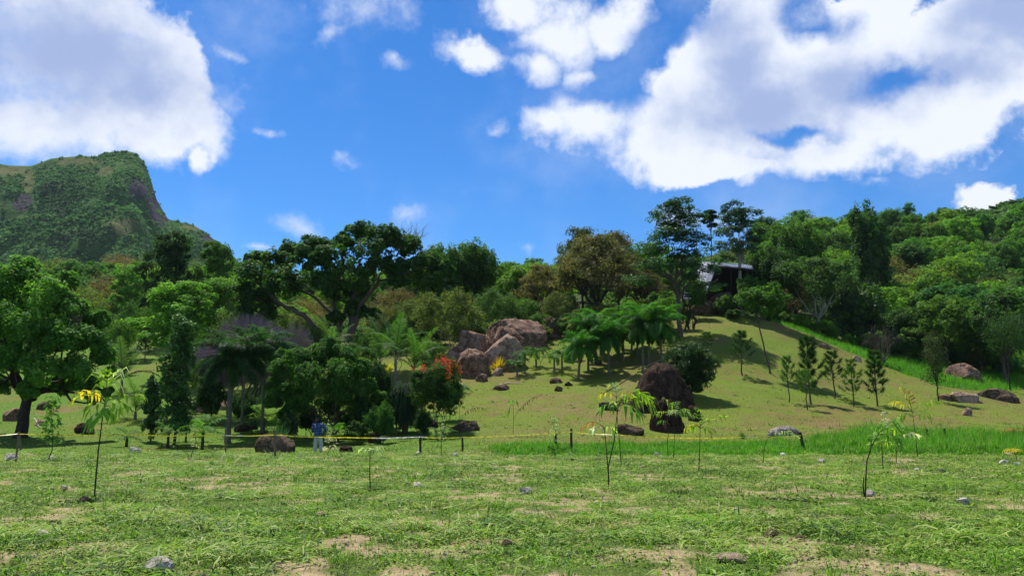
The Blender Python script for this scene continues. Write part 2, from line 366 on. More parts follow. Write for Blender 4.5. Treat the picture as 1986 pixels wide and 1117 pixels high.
# ---------------------------------------------------------------- ground
def ground_mat():
    m, T, out = newmat('turf_and_soil'); ge = T.node('ShaderNodeNewGeometry'); P = ge.outputs['Position']
    soil, lawn, wood, wild = [T.attr(k) for k in ('soil', 'lawn', 'wood', 'wild')]
    big = T.noise(P, .13, 5, .6); mid = T.noise(P, .7, 6, .65); fine = T.noise(P, 5, 6, .7); vf = T.noise(P, 28, 4, .7)
    earth = T.mix(T.rng(fine, .35, .65), (.21, .15, .08, 1), (.42, .33, .19, 1))
    turf = T.mix(T.rng(vf, .35, .65), (.04, .065, .012, 1), (.13, .18, .04, 1))  # turf green darkened: shadow in the gaps under the clippings is in the colour
    near = T.mix(soil, turf, earth)
    # lawn of the hill: thin green over red-brown ground
    lg = T.mix(T.rng(vf, .35, .65), (.085, .13, .012, 1), (.15, .20, .025, 1))
    lb = T.mix(T.rng(fine, .3, .7), (.115, .075, .03, 1), (.215, .145, .065, 1))
    st_ = T.noise(T.vmath('MULTIPLY', P, (.5, 1.6, .5)), 1.5, 7, .7); q = T.math('ADD', T.math('MULTIPLY', T.math('ADD', mid, st_), .34), T.math('ADD', T.math('MULTIPLY', big, .40), T.math('MULTIPLY', fine, .22)))
    law = T.mix(T.rng(q, .61, .73, 0.02, .85), lg, lb)
    law = T.mix(T.math('MULTIPLY', T.attr('bare'), T.rng(st_, .38, .58)), law, T.mix(T.rng(fine, .3, .7), (.13, .08, .042, 1), (.27, .17, .095, 1)))
    law = T.mix(T.attr('lush'), law, T.mix(T.rng(fine, .3, .7), (.06, .125, .012, 1), (.11, .20, .02, 1)))
    c = T.mix(lawn, near, law)
    c = T.mix(wild, c, T.mix(T.rng(fine, .3, .7), (.05, .14, .01, 1), (.10, .24, .02, 1)))
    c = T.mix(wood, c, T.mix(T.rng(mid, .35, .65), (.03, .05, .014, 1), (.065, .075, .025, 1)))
    hh = T.math('ADD', T.math('MULTIPLY', fine, .8), T.math('MULTIPLY', vf, .35))
    T.l.new(bsdf(T, c, .95, .08, bump(T, hh, .10, .75)), out.inputs[0]); return m
def build_ground():
    ys = np.concatenate([np.linspace(-80, -5, 16), np.linspace(-3, 5, 9), np.exp(np.linspace(math.log(5.5), math.log(335), 470)), [400, 600, 1000, 1800, 3000]])
    s = np.linspace(-1, 1, 420); s = np.sign(s) * (.75 * np.abs(s) + .45 * np.abs(s)**5)
    Y, S = np.meshgrid(ys, s, indexing='ij'); X = S * (np.abs(Y) + 14)
    Z = H(X, np.clip(Y, -80, 335)); Z = np.where(Y > 335, Z + 0 * Y, Z)
    n, m = X.shape; idx = np.arange(n * m).reshape(n, m)
    F = np.stack([idx[:-1, :-1], idx[:-1, 1:], idx[1:, 1:], idx[1:, :-1]], -1).reshape(-1, 4)
    q = Q(); q.grid(np.stack([X, Y, Z], -1).reshape(-1, 3), F); me = q.mesh('ground', [ground_mat()], True)
    x, y = X.ravel(), Y.ravel(); p = pxof(x, y)
    lawn = sstep(y + (fbm(x / 2, y / 2, 0, 3, 51) - .5) * 3, 35.5, 38.5)
    tall = tall_mask(x, y); wild = np.maximum(wild_mask(x, y), tall * .8)
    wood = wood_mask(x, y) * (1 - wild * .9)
    # worn red patches on the mound and beside the outcrop
    bare = np.zeros_like(x)
    for (px, py, w, hgt) in [(1450, 632, 75, 9), (1690, 740, 90, 10), (1880, 778, 80, 22), (1080, 625, 60, 22), (60, 800, 110, 22), (150, 830, 60, 10), (960, 780, 130, 22), (1130, 795, 90, 18), (770, 868, 130, 9), (1500, 690, 60, 14), (1640, 825, 130, 8), (1230, 745, 60, 10)]:
        c = hit(px, py); rx = w / FPX * c.y; ry = max(1.5, hgt / FPX * c.y * (2.2 if c.y > 60 else 6))
        e = ((x - c.x) / rx)**2 + ((y - c.y) / ry)**2
        bare = np.maximum(bare, np.exp(-e * 1.2) * sstep(fbm(x / 1.5, y / 1.5, 0, 4, 61, .6), .35, .62))
    lush = sstep(fbm(x / 11, y / 11, 0, 3, 71), .42, .66) * (1 - .8 * sstep(p, 850, 1000)) + .75 * (1 - sstep(p, 500, 760)) * sstep(fbm(x / 5, y / 5, 0, 3, 73), .25, .5)
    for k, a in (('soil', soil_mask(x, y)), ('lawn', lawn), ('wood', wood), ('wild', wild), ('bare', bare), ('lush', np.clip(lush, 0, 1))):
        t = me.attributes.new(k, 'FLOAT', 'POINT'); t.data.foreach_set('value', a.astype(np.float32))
    tag(link('ground', me), kind='structure')
build_ground()
# ---------------------------------------------------------------- far mountain and far hill
def mountain_mat():
    m, T, out = newmat('mountain_scrub'); ge = T.node('ShaderNodeNewGeometry'); P = ge.outputs['Position']
    n = T.noise(P, .012, 6, .6); f = T.noise(P, .12, 6, .7); g = T.noise(P, .04, 6, .65)
    green = T.mix(T.rng(f, .35, .65), (.022, .062, .012, 1), (.06, .135, .022, 1)); grass = T.mix(T.rng(f, .35, .65), (.085, .105, .03, 1), (.13, .135, .05, 1))
    rock = T.mix(T.rng(f, .35, .65), (.026, .024, .032, 1), (.07, .058, .064, 1))
    c = T.mix(T.rng(T.math('ADD', T.attr('grass'), T.math('MULTIPLY', T.math('SUBTRACT', g, .5), .6)), .35, .65), green, grass)
    c = T.mix(T.rng(T.math('ADD', T.attr('rock'), T.math('MULTIPLY', T.math('SUBTRACT', g, .5), .9)), .4, .6), c, rock)
    T.l.new(bsdf(T, c, .95, .05, bump(T, T.math('ADD', f, g), 6, .8)), out.inputs[0]); return m
MMAT = mountain_mat()
def relief(name, outline, d_top, d_bot, bot_py, rocks=(), grassy=(), depth=260, amp=24, seed=0, nx=220, ny=130):
    "a real ridge: rows climb from the foot at d_bot to the crest at d_top, then fall away behind"
    ox = [o[0] for o in outline]; oy = [o[1] for o in outline]
    pxs = np.linspace(ox[0], ox[-1], nx); V = np.zeros((ny, nx, 3)); nf = int(ny * .8)
    rk = np.zeros((ny, nx)); gr = np.zeros((ny, nx))
    for i, px in enumerate(pxs):
        tp = np.interp(px, ox, oy) ; dt = d_top
        for j in range(ny):
            if j < nf:
                t = j / (nf - 1); d = d_bot + (dt - d_bot) * t; top = at(px, tp, dt); bot = at(px, bot_py, d_bot)
                z = bot.z + (top.z - bot.z) * (t ** 1.25)
            else:
                t = (j - nf + 1) / (ny - nf); d = dt + depth * t; top = at(px, tp, dt); z = top.z * (1 - t**1.3) - 20 * t
            V[j, i] = (top.x / dt * d, d, z)
    x, y = V[..., 0], V[..., 1]
    T_ = np.linspace(0, 1, ny)[:, None] * np.ones((1, nx)); edge = np.where(T_ < .8, np.sin(np.clip(T_ / .8, 0, 1) * math.pi)**.9, .0)
    g = np.abs(fbm(x / 75, y / 130, 0, 4, seed + 3) - .5) * 2
    V[..., 2] += edge * (-(1 - g)**3 * amp * 1.3 + (fbm(x / 30, y / 40, 0, 4, seed) - .5) * amp * 1.2) + (fbm(x / 9, y / 9, 0, 3, seed + 8) - .5) * 4 * np.clip(edge + .15, 0, 1)
    # masks by where the slope stands
    pp = (V[..., 0] / V[..., 1]); el = (V[..., 2] - EYE) / V[..., 1]
    for lst, M in ((rocks, rk), (grassy, gr)):
        for (px, py, rx, ry) in lst:
            a, b = ray(px, py); M[:] = np.maximum(M, np.exp(-(((pp - a) * FPX / rx)**2 + ((el - b) * FPX / ry)**2)))
    idx = np.arange(nx * ny).reshape(ny, nx); F = np.stack([idx[:-1, :-1], idx[:-1, 1:], idx[1:, 1:], idx[1:, :-1]], -1).reshape(-1, 4)
    q = Q(); q.grid(V.reshape(-1, 3), F); me = q.mesh(name, [MMAT], True)
    for k, a in (('rock', rk), ('grass', gr)):
        t = me.attributes.new(k, 'FLOAT', 'POINT'); t.data.foreach_set('value', a.ravel().astype(np.float32))
    tag(link(name, me), kind='structure')
    return V, rk, gr
def leaf_quads(C, N, size, asp, rg, fold=.2):
    n = len(C); N = N / (np.linalg.norm(N, axis=1)[:, None] + 1e-9)
    r = rg.normal(size=(n, 3)); t = r - N * (r * N).sum(1)[:, None]; t /= np.linalg.norm(t, axis=1)[:, None] + 1e-9
    b = np.cross(N, t); s = np.broadcast_to(size, (n,))[:, None]
    return np.stack([C - t * s, C + b * s * asp + N * s * fold, C + t * s, C - b * s * asp + N * s * fold], 1)
def far_wood(name, V, keep, n, size, seed, cols_attr_mat, leaves=9):
    rg = np.random.default_rng(seed); ny, nx = V.shape[:2]
    j = rg.uniform(0, ny * .83, n * 3); i = rg.uniform(1, nx - 2, n * 3)
    k = rg.random(n * 3) < keep[j.astype(int), i.astype(int)]
    j, i = j[k][:n], i[k][:n]; j0, i0 = j.astype(int), i.astype(int); fj, fi = (j - j0)[:, None], (i - i0)[:, None]
    P = V[j0, i0] * (1 - fj) * (1 - fi) + V[j0 + 1, i0] * fj * (1 - fi) + V[j0, i0 + 1] * (1 - fj) * fi + V[j0 + 1, i0 + 1] * fj * fi
    sz = rg.uniform(.5, 1.25, len(P)) * size; tn = np.clip((fbm(P[:, 0] / 90, P[:, 1] / 90, P[:, 2] / 60, 4, seed) - .5) * 2.4 + .42 + rg.normal(0, .14, len(P)), 0, 1)
    q = Q(); m = len(P)
    u = rg.normal(size=(m, leaves, 3)); u /= np.linalg.norm(u, axis=2)[..., None]; u[..., 2] = np.abs(u[..., 2])
    c = P[:, None] + u * sz[:, None, None] * np.array([1, 1, .75]) * rg.uniform(.6, 1, (m, leaves, 1)); 
    N = u + rg.normal(0, .35, u.shape) + [0, 0, .3]
    L = leaf_quads(c.reshape(-1, 3), N.reshape(-1, 3), np.repeat(sz * .55, leaves), .75, rg, -.25)
    q.quads(L, np.clip(np.repeat(tn, leaves) + rg.normal(0, .12, m * leaves), 0, 1))
    return q.mesh(name, [cols_attr_mat])
MOUNT = [(-560, 380), (-300, 345), (-120, 322), (-10, 316), (20, 321), (60, 322), (100, 307), (160, 302), (185, 304), (205, 296), (240, 292), (262, 296), (278, 312), (284, 325), (292, 345), (303, 385), (316, 408), (326, 425), (345, 430), (375, 436), (400, 452), (420, 468), (436, 484), (470, 520), (560, 560)]
MV, MR, MG = relief('mountain', MOUNT, 850, 420, 560, rocks=[(268, 368, 26, 28), (296, 392, 16, 30), (310, 425, 22, 16), (45, 392, 26, 20), (398, 468, 22, 12)], grassy=[(150, 314, 60, 9), (205, 335, 18, 14), (20, 332, 50, 12), (-60, 340, 80, 14), (375, 442, 45, 6), (55, 352, 14, 26), (240, 440, 40, 20)], seed=100)
far_leaf = leafmat('far_leaf', .2, .8, .1, own=(.042, .14, .028), vary=1.25)
me = far_wood('mountain_scrub', MV, np.clip((1 - MR * 1.2 - MG * 1.3) * (.12 + 1.3 * sstep(fbm(MV[..., 0] / 55, MV[..., 1] / 80, MV[..., 2] / 40, 4, 333), .36, .58)), .02, 1), 23000, 2.4, 5, far_leaf, 6)
tag(link('mountain_scrub', me), 'dense dark green scrub covering the distant mountain', kind='stuff')
FV, FR, FG = relief('far_hill', [(1700, 500), (1790, 452), (1850, 430), (1900, 412), (1940, 398), (1975, 388), (2030, 372), (2120, 350), (2400, 300)], 420, 250, 520, seed=200, amp=8, depth=120, nx=120, ny=80)
me = far_wood('hill_scrub', FV, np.ones(FV.shape[:2]), 3500, 3.2, 9, leafmat('hill_leaf', .25, .8, .1, own=(.05, .12, .02), vary=.9), 10)
tag(link('hill_scrub', me), 'green woodland covering the far hill on the right', kind='stuff')
def haze():
    me = bpy.data.meshes.new('haze'); bm = bmesh.new(); bmesh.ops.create_cube(bm, size=1.0); bm.to_mesh(me); bm.free()
    m, T, out = newmat('thin_haze'); v = T.node('ShaderNodeVolumePrincipled'); v.inputs['Density'].default_value = .00005; v.inputs['Color'].default_value = (.75, .86, 1, 1); T.l.new(v.outputs[0], out.inputs[1]); me.materials.append(m)
    tag(link('haze', me, None, (0, 1500, 180), None, (7400, 3400, 560)), kind='stuff')
haze()
# ---------------------------------------------------------------- foliage builders
def unit(v): return v / (np.linalg.norm(v, axis=-1, keepdims=True) + 1e-9)
def foliage(q, clumps, n_sub, n_leaf, size, rg, asp=.55, subr=.42, upw=.5, tone0=.5, flat=1.0, tvar=.16):
    "two-level leaf clumps: every clump (x,y,z,rx,ry,rz) carries sub-clumps, every sub-clump leaves"
    for c in clumps:
        ce = np.array(c[:3]); r = np.array(c[3:6])
        u = unit(rg.normal(size=(n_sub, 3)) + [0, 0, .35]); sc_ = ce + u * r * rg.uniform(.55, 1.0, (n_sub, 1)); sr = r.mean() * subr * rg.uniform(.6, 1.25, (n_sub, 1))
        v = unit(rg.normal(size=(n_sub, n_leaf, 3))) * rg.uniform(.35, 1, (n_sub, n_leaf, 1))**.6
        L = sc_[:, None] + v * sr[:, None] * np.array([1, 1, flat])
        N = v * .7 + u[:, None] * .5 + rg.normal(0, .45, v.shape) + [0, 0, upw]
        ct = rg.normal(0, .10); t = tone0 + ct + rg.normal(0, tvar * .6, (n_sub, 1)) + rg.normal(0, tvar, (n_sub, n_leaf))
        q.quads(leaf_quads(L.reshape(-1, 3), N.reshape(-1, 3), size * rg.uniform(.55, 1.15, n_sub * n_leaf), asp, rg), np.clip(t.ravel(), 0, 1))
def bent(a, b, rg, k=5, sag=.12, wob=.05):
    a, b = np.array(a, float), np.array(b, float); t = np.linspace(0, 1, k)[:, None]; L = np.linalg.norm(b - a)
    w = rg.normal(0, wob * L, (k, 3)); w[0] = 0; w[-1] = 0
    out = np.array([0, 0, 1.]) * (-sag * L) * np.sin(t * math.pi)
    return a + (b - a) * t + out + w
def limbs(q, clumps, base_h, tr, rg, lean=(0, 0), n_main=4, root=(0, 0), spread=.55, sides=7, forkr=.62, subs=True):
    "trunk, main limbs and branches that reach every clump"
    top = np.array([root[0] + lean[0], root[1] + lean[1], base_h])
    bs = np.array([root[0], root[1], -.3])
    pts = bent(bs, top, rg, 6, 0, .012); rr = np.linspace(tr * 1.0, tr * .72, 6); rr[0] = tr * 1.5; q.tube(pts, rr, sides, rg.uniform(.3, .7))
    C = np.array([c[:3] for c in clumps]); ang = np.arctan2(C[:, 1] - top[1], C[:, 0] - top[0]); order = np.argsort(ang)
    for grp in np.array_split(order, n_main):
        if len(grp) == 0: continue
        m = C[grp].mean(0); j = top + (m - top) * spread
        lp = bent(top - [0, 0, .1 * base_h * rg.random()], j, rg, 5, .10); q.tube(lp, np.linspace(tr * forkr, tr * .36, 5), max(5, sides - 1), rg.uniform(.3, .7))
        for g in grp:
            s = lp[rg.integers(2, 5)]; q.tube(bent(s, C[g] + [0, 0, -.1], rg, 5, .08), np.linspace(tr * .3, tr * .07, 5), 4, rg.uniform(.3, .7), cap=False)
            if subs:
                for _ in range(3):
                    e = C[g] + unit(rg.normal(size=3)) * np.array(clumps[g][3:6]) * .8
                    q.tube(bent(C[g] - (C[g] - s) * .25, e, rg, 3, .05), [tr * .11, tr * .07, tr * .03], 3, .5, cap=False)
def clump_set(shape, n, W, z0, z1, r, rg):
    out = []
    R_ = W / 2
    for i in range(n):
        a = i * 2.39996 + rg.uniform(-.3, .3)
        if shape == 'round':
            v = 1 - 2 * (i + .5) / n; v = v * .98; rad = math.sqrt(1 - v * v); rr = max(0, R_ - r * .75); zc, zh = (z0 + z1) / 2, max(.1, (z1 - z0) / 2 - r * .7)
            k = rg.uniform(.72, 1.05); x, y, z = math.cos(a) * rad * rr * k, math.sin(a) * rad * rr * k, zc + v * zh * k
            out.append((x, y, z, r * rg.uniform(.75, 1.15), r * rg.uniform(.75, 1.15), r * rg.uniform(.6, .9)))
        elif shape == 'umbrella':
            f = math.sqrt((i + .5) / n); x, y = math.cos(a) * f * (R_ - r * .6), math.sin(a) * f * (R_ - r * .6); z = z1 - r * .4 - (z1 - z0) * f**2 * .75 - rg.uniform(0, .12) * (z1 - z0)
            out.append((x, y, z, r * rg.uniform(.8, 1.3), r * rg.uniform(.8, 1.3), r * rg.uniform(.35, .5)))
        elif shape == 'tiers':
            f = i / max(1, n - 1); z = z0 + (z1 - z0) * f; w = (R_ - r * .5) * (1 - .72 * f**1.6) * rg.uniform(.45, 1.0)
            out.append((math.cos(a) * w, math.sin(a) * w, z, r * rg.uniform(.8, 1.25), r * rg.uniform(.8, 1.25), r * rg.uniform(.22, .34)))
        elif shape == 'column':
            f = (i + .5) / n; z = z0 + (z1 - z0) * f; w = (R_ - r * .6) * rg.uniform(.2, 1) * (1 - .6 * f)
            out.append((math.cos(a) * w, math.sin(a) * w, z, r * rg.uniform(.7, 1.1), r * rg.uniform(.7, 1.1), r * rg.uniform(.8, 1.2)))
    return out
def proto(name, seed, shape, n, W, Ht, z0, r, n_sub, n_leaf, size, tr, leafm=None, bark=None, asp=.55, upw=.5, base=None, n_main=4, lean=(0, 0), flat=1.0, subr=.42, stems=1, tvar=.16):
    n_leaf = int(n_leaf * 1.55); size *= 1.16; rg = np.random.default_rng(seed); cl = clump_set(shape, n, W, z0, Ht, r, rg)
    qc = Q(); foliage(qc, cl, n_sub, n_leaf, size, rg, asp, subr, upw, flat=flat, tvar=tvar)
    qt = Q()
    if stems == 1: limbs(qt, cl, base if base else z0 * .75, tr, rg, lean, n_main)
    else:
        for k in range(stems):
            a = k * 6.283 / stems; limbs(qt, cl[k::stems], base if base else z0 * .6, tr * .6, rg, (math.cos(a) * W * .1, math.sin(a) * W * .1), 2, (math.cos(a) * tr, math.sin(a) * tr))
    return (qc.mesh(name + '_crown', [leafm or LEAF]), qt.mesh(name + '_trunk', [bark or BARK], True), W, Ht)
def plant(pr, name, label, cat, base, h=None, w=None, color=(.05, .1, .02), group=None, rz=None, sx=None, tilt=0):
    "one tree: empty at its foot > trunk, crown"
    crown, trunk, W, Ht = pr; sz = (h / Ht) if h else 1.0; sxy = (w / W) if w else sz
    e = empty(name, base, rnd.uniform(0, 6.28) if rz is None else rz, (sxy, sxy, sz)); e.rotation_euler[1] = tilt
    tag(e, label, cat, group)
    link('trunk', trunk, e); link('crown', crown, e, color=color); return e
def mpx(n, d): return n * d / FPX
# proto library ------------------------------------------------
P_ROUND = [proto('round', 11, 'round', 16, 8, 9, 2.2, 2.0, 13, 26, .20, .22), proto('round', 12, 'round', 18, 8.5, 8.5, 1.8, 1.8, 14, 24, .19, .22, upw=.7), proto('round', 13, 'round', 14, 7.5, 10, 2.6, 2.1, 14, 26, .21, .25, asp=.7)]
P_FEATHER = [proto('feather', 21, 'umbrella', 17, 9, 8, 3.4, 1.9, 12, 26, .19, .16, upw=1.1, asp=.45, flat=.6, n_main=5), proto('feather', 22, 'tiers', 16, 8, 8.5, 2.2, 2.1, 14, 24, .18, .15, upw=1.1, flat=.55)]
P_OPEN = [proto('open', 31, 'round', 17, 9, 8, 2.8, 1.6, 8, 14, .13, .16, PALE and LEAF, BARK, subr=.6, n_main=5), proto('open', 32, 'umbrella', 18, 9.5, 7.5, 3.0, 1.5, 9, 15, .13, .15, subr=.6, n_main=6)]
P_TALL = [proto('tall', 41, 'column', 14, 5, 11, 2.6, 1.5, 13, 24, .19, .2)]
P_BUSH = [proto('bush', 51, 'round', 9, 4, 2.6, .35, 1.0, 12, 24, .13, .07, base=.25, stems=3), proto('bush', 52, 'round', 8, 3.4, 3.0, .35, .95, 12, 24, .14, .06, base=.3, stems=3, upw=.9)]
GREENS = {'mid': (.062, .165, .018), 'bright': (.10, .225, .022), 'dark': (.04, .105, .016), 'olive': (.11, .15, .035), 'brown': (.15, .115, .05), 'blue': (.045, .13, .035), 'yellow': (.12, .18, .025)}
def jit(c, s=.13):
    k = 1 + rnd.uniform(-s, s); return (c[0] * k * (1 + rnd.uniform(-s, s)), c[1] * k, c[2] * k * (1 + rnd.uniform(-s, s)))
# ---------------------------------------------------------------- hand-placed large trees
def special():
    rg = np.random.default_rng(5)
    # leafy tree filling the left edge
    d = 54; b = gp(38, d); cl = []
    def P3(px, py, dd): v = at(px, py, d + dd); return np.array(v) - np.array(b)
    for (px, py, r, dd) in [(30, 560, 62, 0), (95, 570, 55, -.8), (140, 600, 48, 0), (0, 620, 60, -1.5), (60, 640, 58, -2.2), (120, 660, 50, -1.8), (175, 655, 38, -.5), (200, 690, 36, .3), (150, 715, 42, -1.2), (80, 715, 48, -2.2), (10, 700, 55, -2), (-50, 600, 60, 0), (-60, 700, 60, -.5), (-20, 540, 50, .8), (50, 525, 42, 1), (100, 640, 60, 2.2), (20, 640, 60, 2.5), (170, 740, 28, -.3), (215, 725, 20, .3), (60, 750, 28, -.8), (-10, 750, 32, -.5), (190, 620, 30, .5), (130, 545, 30, 1), (-110, 650, 60, .5), (60, 600, 50, 3.3), (120, 745, 30, .5), (210, 760, 14, .4), (180, 775, 14, -.3)]:
        c = P3(px, py, dd); r = mpx(r, d) * .72; cl.append((c[0], c[1], c[2], r, r, r * .8))
    q = Q(); foliage(q, cl, 26, 72, .15, rg, .6, .42, .7, tvar=.18)
    t = Q(); limbs(t, cl, 2.6, .42, rg, (.25, 0), 6, sides=9)
    e = tag(empty('broadleaf_tree', b), 'tall bright leafy tree with a thick dark trunk behind the tape at the far left', 'tree')
    link('trunk', t.mesh('leafy_trunk', [DARKB], True), e); link('crown', q.mesh('leafy_crown', [LEAF]), e, color=(.085, .21, .03))
    # large spreading tree
    d = 84; b = gp(690, d); b = Vector((at(690, 690, d).x, d, b.z)); cl = []
    def P3(px, py, dd): v = at(px, py, d + dd); return np.array(v) - np.array(b)
    for (px, py, rx, rz, dd) in [(700, 455, 40, 24, 0), (745, 462, 42, 24, -1), (785, 475, 34, 20, 0), (725, 490, 50, 26, -2), (610, 475, 32, 22, 1), (640, 500, 40, 28, -1.5), (585, 500, 36, 28, 0), (530, 510, 38, 24, 0), (490, 530, 44, 26, -1), (555, 545, 42, 28, -2), (470, 570, 34, 24, 0), (510, 580, 36, 22, 1), (620, 545, 44, 28, -2.5), (680, 530, 44, 30, -3), (740, 525, 40, 24, -1), (790, 520, 40, 24, 0), (830, 510, 40, 24, 1), (860, 525, 26, 18, 0), (830, 545, 30, 16, -1), (655, 560, 34, 20, -1), (700, 560, 30, 18, 1.5), (500, 505, 30, 18, 2), (560, 485, 26, 18, 2), (665, 470, 26, 20, 2), (690, 600, 26, 14, 0), (650, 615, 20, 10, -1), (480, 600, 22, 14, -1), (520, 605, 18, 14, 0), (775, 545, 24, 12, -2), (720, 610, 26, 12, .5)]:
        c = P3(px, py, dd); cl.append((c[0], c[1], c[2], mpx(rx, d) * .85, mpx(rx, d) * .8, mpx(rz, d) * .9))
    q = Q(); foliage(q, cl, 20, 66, .245, rg, .6, .42, .75, tvar=.2)
    t = Q()
    def br(pp, r0, r1, n=7):
        P = np.array([P3(*p) for p in pp]); k = 4 * (len(P) - 1) + 1; s = np.linspace(0, len(P) - 1, k)
        P = np.stack([np.interp(s, np.arange(len(P)), P[:, a]) for a in range(3)], 1); P[1:-1] += rg.normal(0, .07, (k - 2, 3)); t.tube(P, np.linspace(r0, r1, k), n, rg.uniform(.3, .7))
    br([(678, 700, 0), (682, 650, 0), (684, 600, 0), (682, 545, 0), (700, 510, 0)], .52, .2, 8)
    br([(684, 640, 0), (700, 590, -.5), (735, 545, -1), (790, 528, -1), (835, 520, 0)], .30, .1)
    br([(655, 700, 0), (655, 655, 0), (648, 610, 0), (645, 575, 0), (640, 520, 0)], .34, .12)
    br([(648, 612, 0), (610, 575, 0), (560, 550, 0)], .22, .09)
    br([(650, 690, 0), (625, 650, 0), (590, 610, -.5), (545, 590, 0), (510, 560, 0), (490, 535, 0)], .40, .12)
    br([(655, 640, 0), (670, 600, 0), (690, 575, 0), (700, 530, 0)], .22, .08)
    br([(690, 560, 0), (712, 515, 0), (745, 480, 0), (775, 470, 0)], .22, .07)
    br([(545, 590, 0), (520, 600, 0), (480, 590, 0)], .16, .06)
    br([(735, 545, -1), (725, 530, 0), (722, 500, 0)], .12, .05)
    for c in cl:
        C = np.array(c[:3]); j = C * np.array([.82, .6, .9]); t.tube(bent(j, C, rg, 4, 0), [.12, .09, .06, .03], 4, .5, cap=False)
        for _ in range(4): t.tube(bent(C, C + unit(rg.normal(size=3)) * np.array(c[3:6]) * .9, rg, 3, 0), [.06, .04, .02], 3, .5, cap=False)
    # dead twigs above the crown
    e = tag(empty('spreading_tree', b), 'huge dark spreading tree with several thick crooked limbs above the round bush', 'tree')
    link('trunk', t.mesh('spreading_trunk', [BARK], True), e); link('crown', q.mesh('spreading_crown', [LEAF]), e, color=(.042, .108, .02))
    t = Q()
    for k in range(26):
        a = rg.uniform(-1.1, 1.1); L = rg.uniform(1.2, 3.4); s = P3(795 + rg.uniform(-12, 12), 482, 1); en = s + np.array([math.sin(a) * L * .8, rg.uniform(-.6, .6), math.cos(a) * L])
        t.tube(bent(s, en, rg, 5, 0), np.linspace(.07, .015, 5), 3, .5, cap=False)
        m = (s + en) / 2
        for _ in range(2): t.tube(bent(m, m + unit(rg.normal(size=3) + [0, 0, .8]) * L * .35, rg, 3, 0), [.03, .02, .01], 3, .5, cap=False)
    link('dead_twigs', t.mesh('dead_twigs', [PALE]), e)
    # big round bushy tree
    d = 51; b = gp(628, d); cl = []
    def P3(px, py, dd): v = at(px, py, d + dd); return np.array(v) - np.array(b)
    for (px, py, r, dd) in [(620, 690, 34, 0), (580, 695, 32, -.5), (665, 690, 32, 0), (545, 715, 30, 0), (700, 715, 28, 0), (600, 730, 38, -1.5), (655, 725, 38, -1.5), (555, 755, 30, -.6), (700, 755, 26, -.6), (615, 765, 34, -1.6), (660, 765, 30, -1.3), (575, 785, 24, -.8), (720, 745, 16, 0), (530, 745, 20, 0), (620, 700, 40, 1.6), (570, 730, 36, 1.5), (680, 730, 36, 1.5), (640, 790, 22, 0), (545, 690, 18, 1), (640, 668, 22, .5), (690, 785, 22, 0), (530, 780, 22, .3), (555, 800, 20, 0), (735, 770, 18, .4), (715, 795, 20, .3), (600, 800, 18, 1.2), (670, 805, 18, 1.5), (580, 770, 30, 2), (700, 780, 26, 2)]:
        c = P3(px, py, dd); r = mpx(r, d) * .8; cl.append((c[0], c[1], c[2], r, r, r * .75))
    q = Q(); foliage(q, cl, 28, 84, .098, rg, .5, .44, .6, tvar=.2)
    t = Q()
    for k in range(7): limbs(t, cl[k::7], 1.0, .09, rg, (rg.uniform(-.7, .7), rg.uniform(-.5, .5)), 2, (rg.uniform(-.6, .8), rg.uniform(-.4, .4)))
    e = tag(empty('bushy_tree', b), 'broad dome-shaped bushy tree with small leaves and many thin stems behind the person', 'tree')
    link('trunk', t.mesh('bushy_stems', [BARK], True), e); link('crown', q.mesh('bushy_crown', [LEAF]), e, color=(.05, .135, .02))
special()
# ---------------------------------------------------------------- palms
def frond_mesh(name, L, up, drop, n, ll, lw, mats, mode='flat', hang=.5, rr=.02, seed=0, tone=.5, s0=.12, tv=.12, bendlf=.35, fwd=.7, jt=.10):
    "one palm frond along +X: arching rib with leaflets on both sides"
    rg = np.random.default_rng(seed); k = 14; s = np.linspace(0, 1, k); an = up - drop * s**1.25; ds = L / (k - 1)
    pts = np.zeros((k, 3))
    for i in range(1, k): pts[i] = pts[i - 1] + ds * np.array([math.cos(an[i]), 0, math.sin(an[i])])
    q = Q(); q.tube(pts, np.linspace(rr, rr * .25, k), 4, tone - .15, 1)
    sg = s0 + (1 - s0) * (np.arange(n) + .5) / n; V = []; T = []
    for si in sg:
        p = np.array([np.interp(si, s, pts[:, a]) for a in range(3)]); a = np.interp(si, s, an); tg = np.array([math.cos(a), 0, math.sin(a)])
        nrm = np.array([-math.sin(a), 0, math.cos(a)]); prof = math.sin(math.pi * min(1, .18 + si * .80))**.6
        for side in ((-1, 1) if mode != 'plume' else (-1, 1) * 4):
            l = ll * prof * rg.uniform(.85, 1.1); f = fwd * (.6 + .7 * si)
            if mode == 'plume':
                ph = rg.uniform(-.9, 1.2); dr = np.array([0, side * math.cos(ph), 0]) + nrm * math.sin(ph) + tg * f
            else: dr = np.array([0, side, 0]) + nrm * rg.uniform(.15, .4) + tg * f
            dr = unit(dr + rg.normal(0, jt, 3)); l *= 1 + rg.normal(0, jt * .8); w = unit(np.cross(dr, nrm + .2 * tg)) * lw / 2
            if abs(np.dot(unit(np.cross(dr, nrm)), dr)) > .9: w = tg * lw / 2
            p1 = p + dr * l * .5 - np.array([0, 0, hang * l * .12]); dr2 = unit(dr + np.array([0, 0, -hang - bendlf])); p2 = p1 + dr2 * l * .5
            t_ = tone + rg.normal(0, tv)
            V.append([p - w * .5, p + w * .5, p1 + w, p1 - w]); V.append([p1 - w, p1 + w, p2 + w * .12, p2 - w * .12]); T += [t_, t_]
    q.quads(np.array(V), np.clip(T, 0, 1) if tone <= 1 else T, 0)
    return q.mesh(name, mats)
def stem_mesh(pts, rad, mat, n=7, name='palm_stem'):
    q = Q(); q.tube(np.array(pts), rad, n, .5); return q.mesh(name, [mat], True)
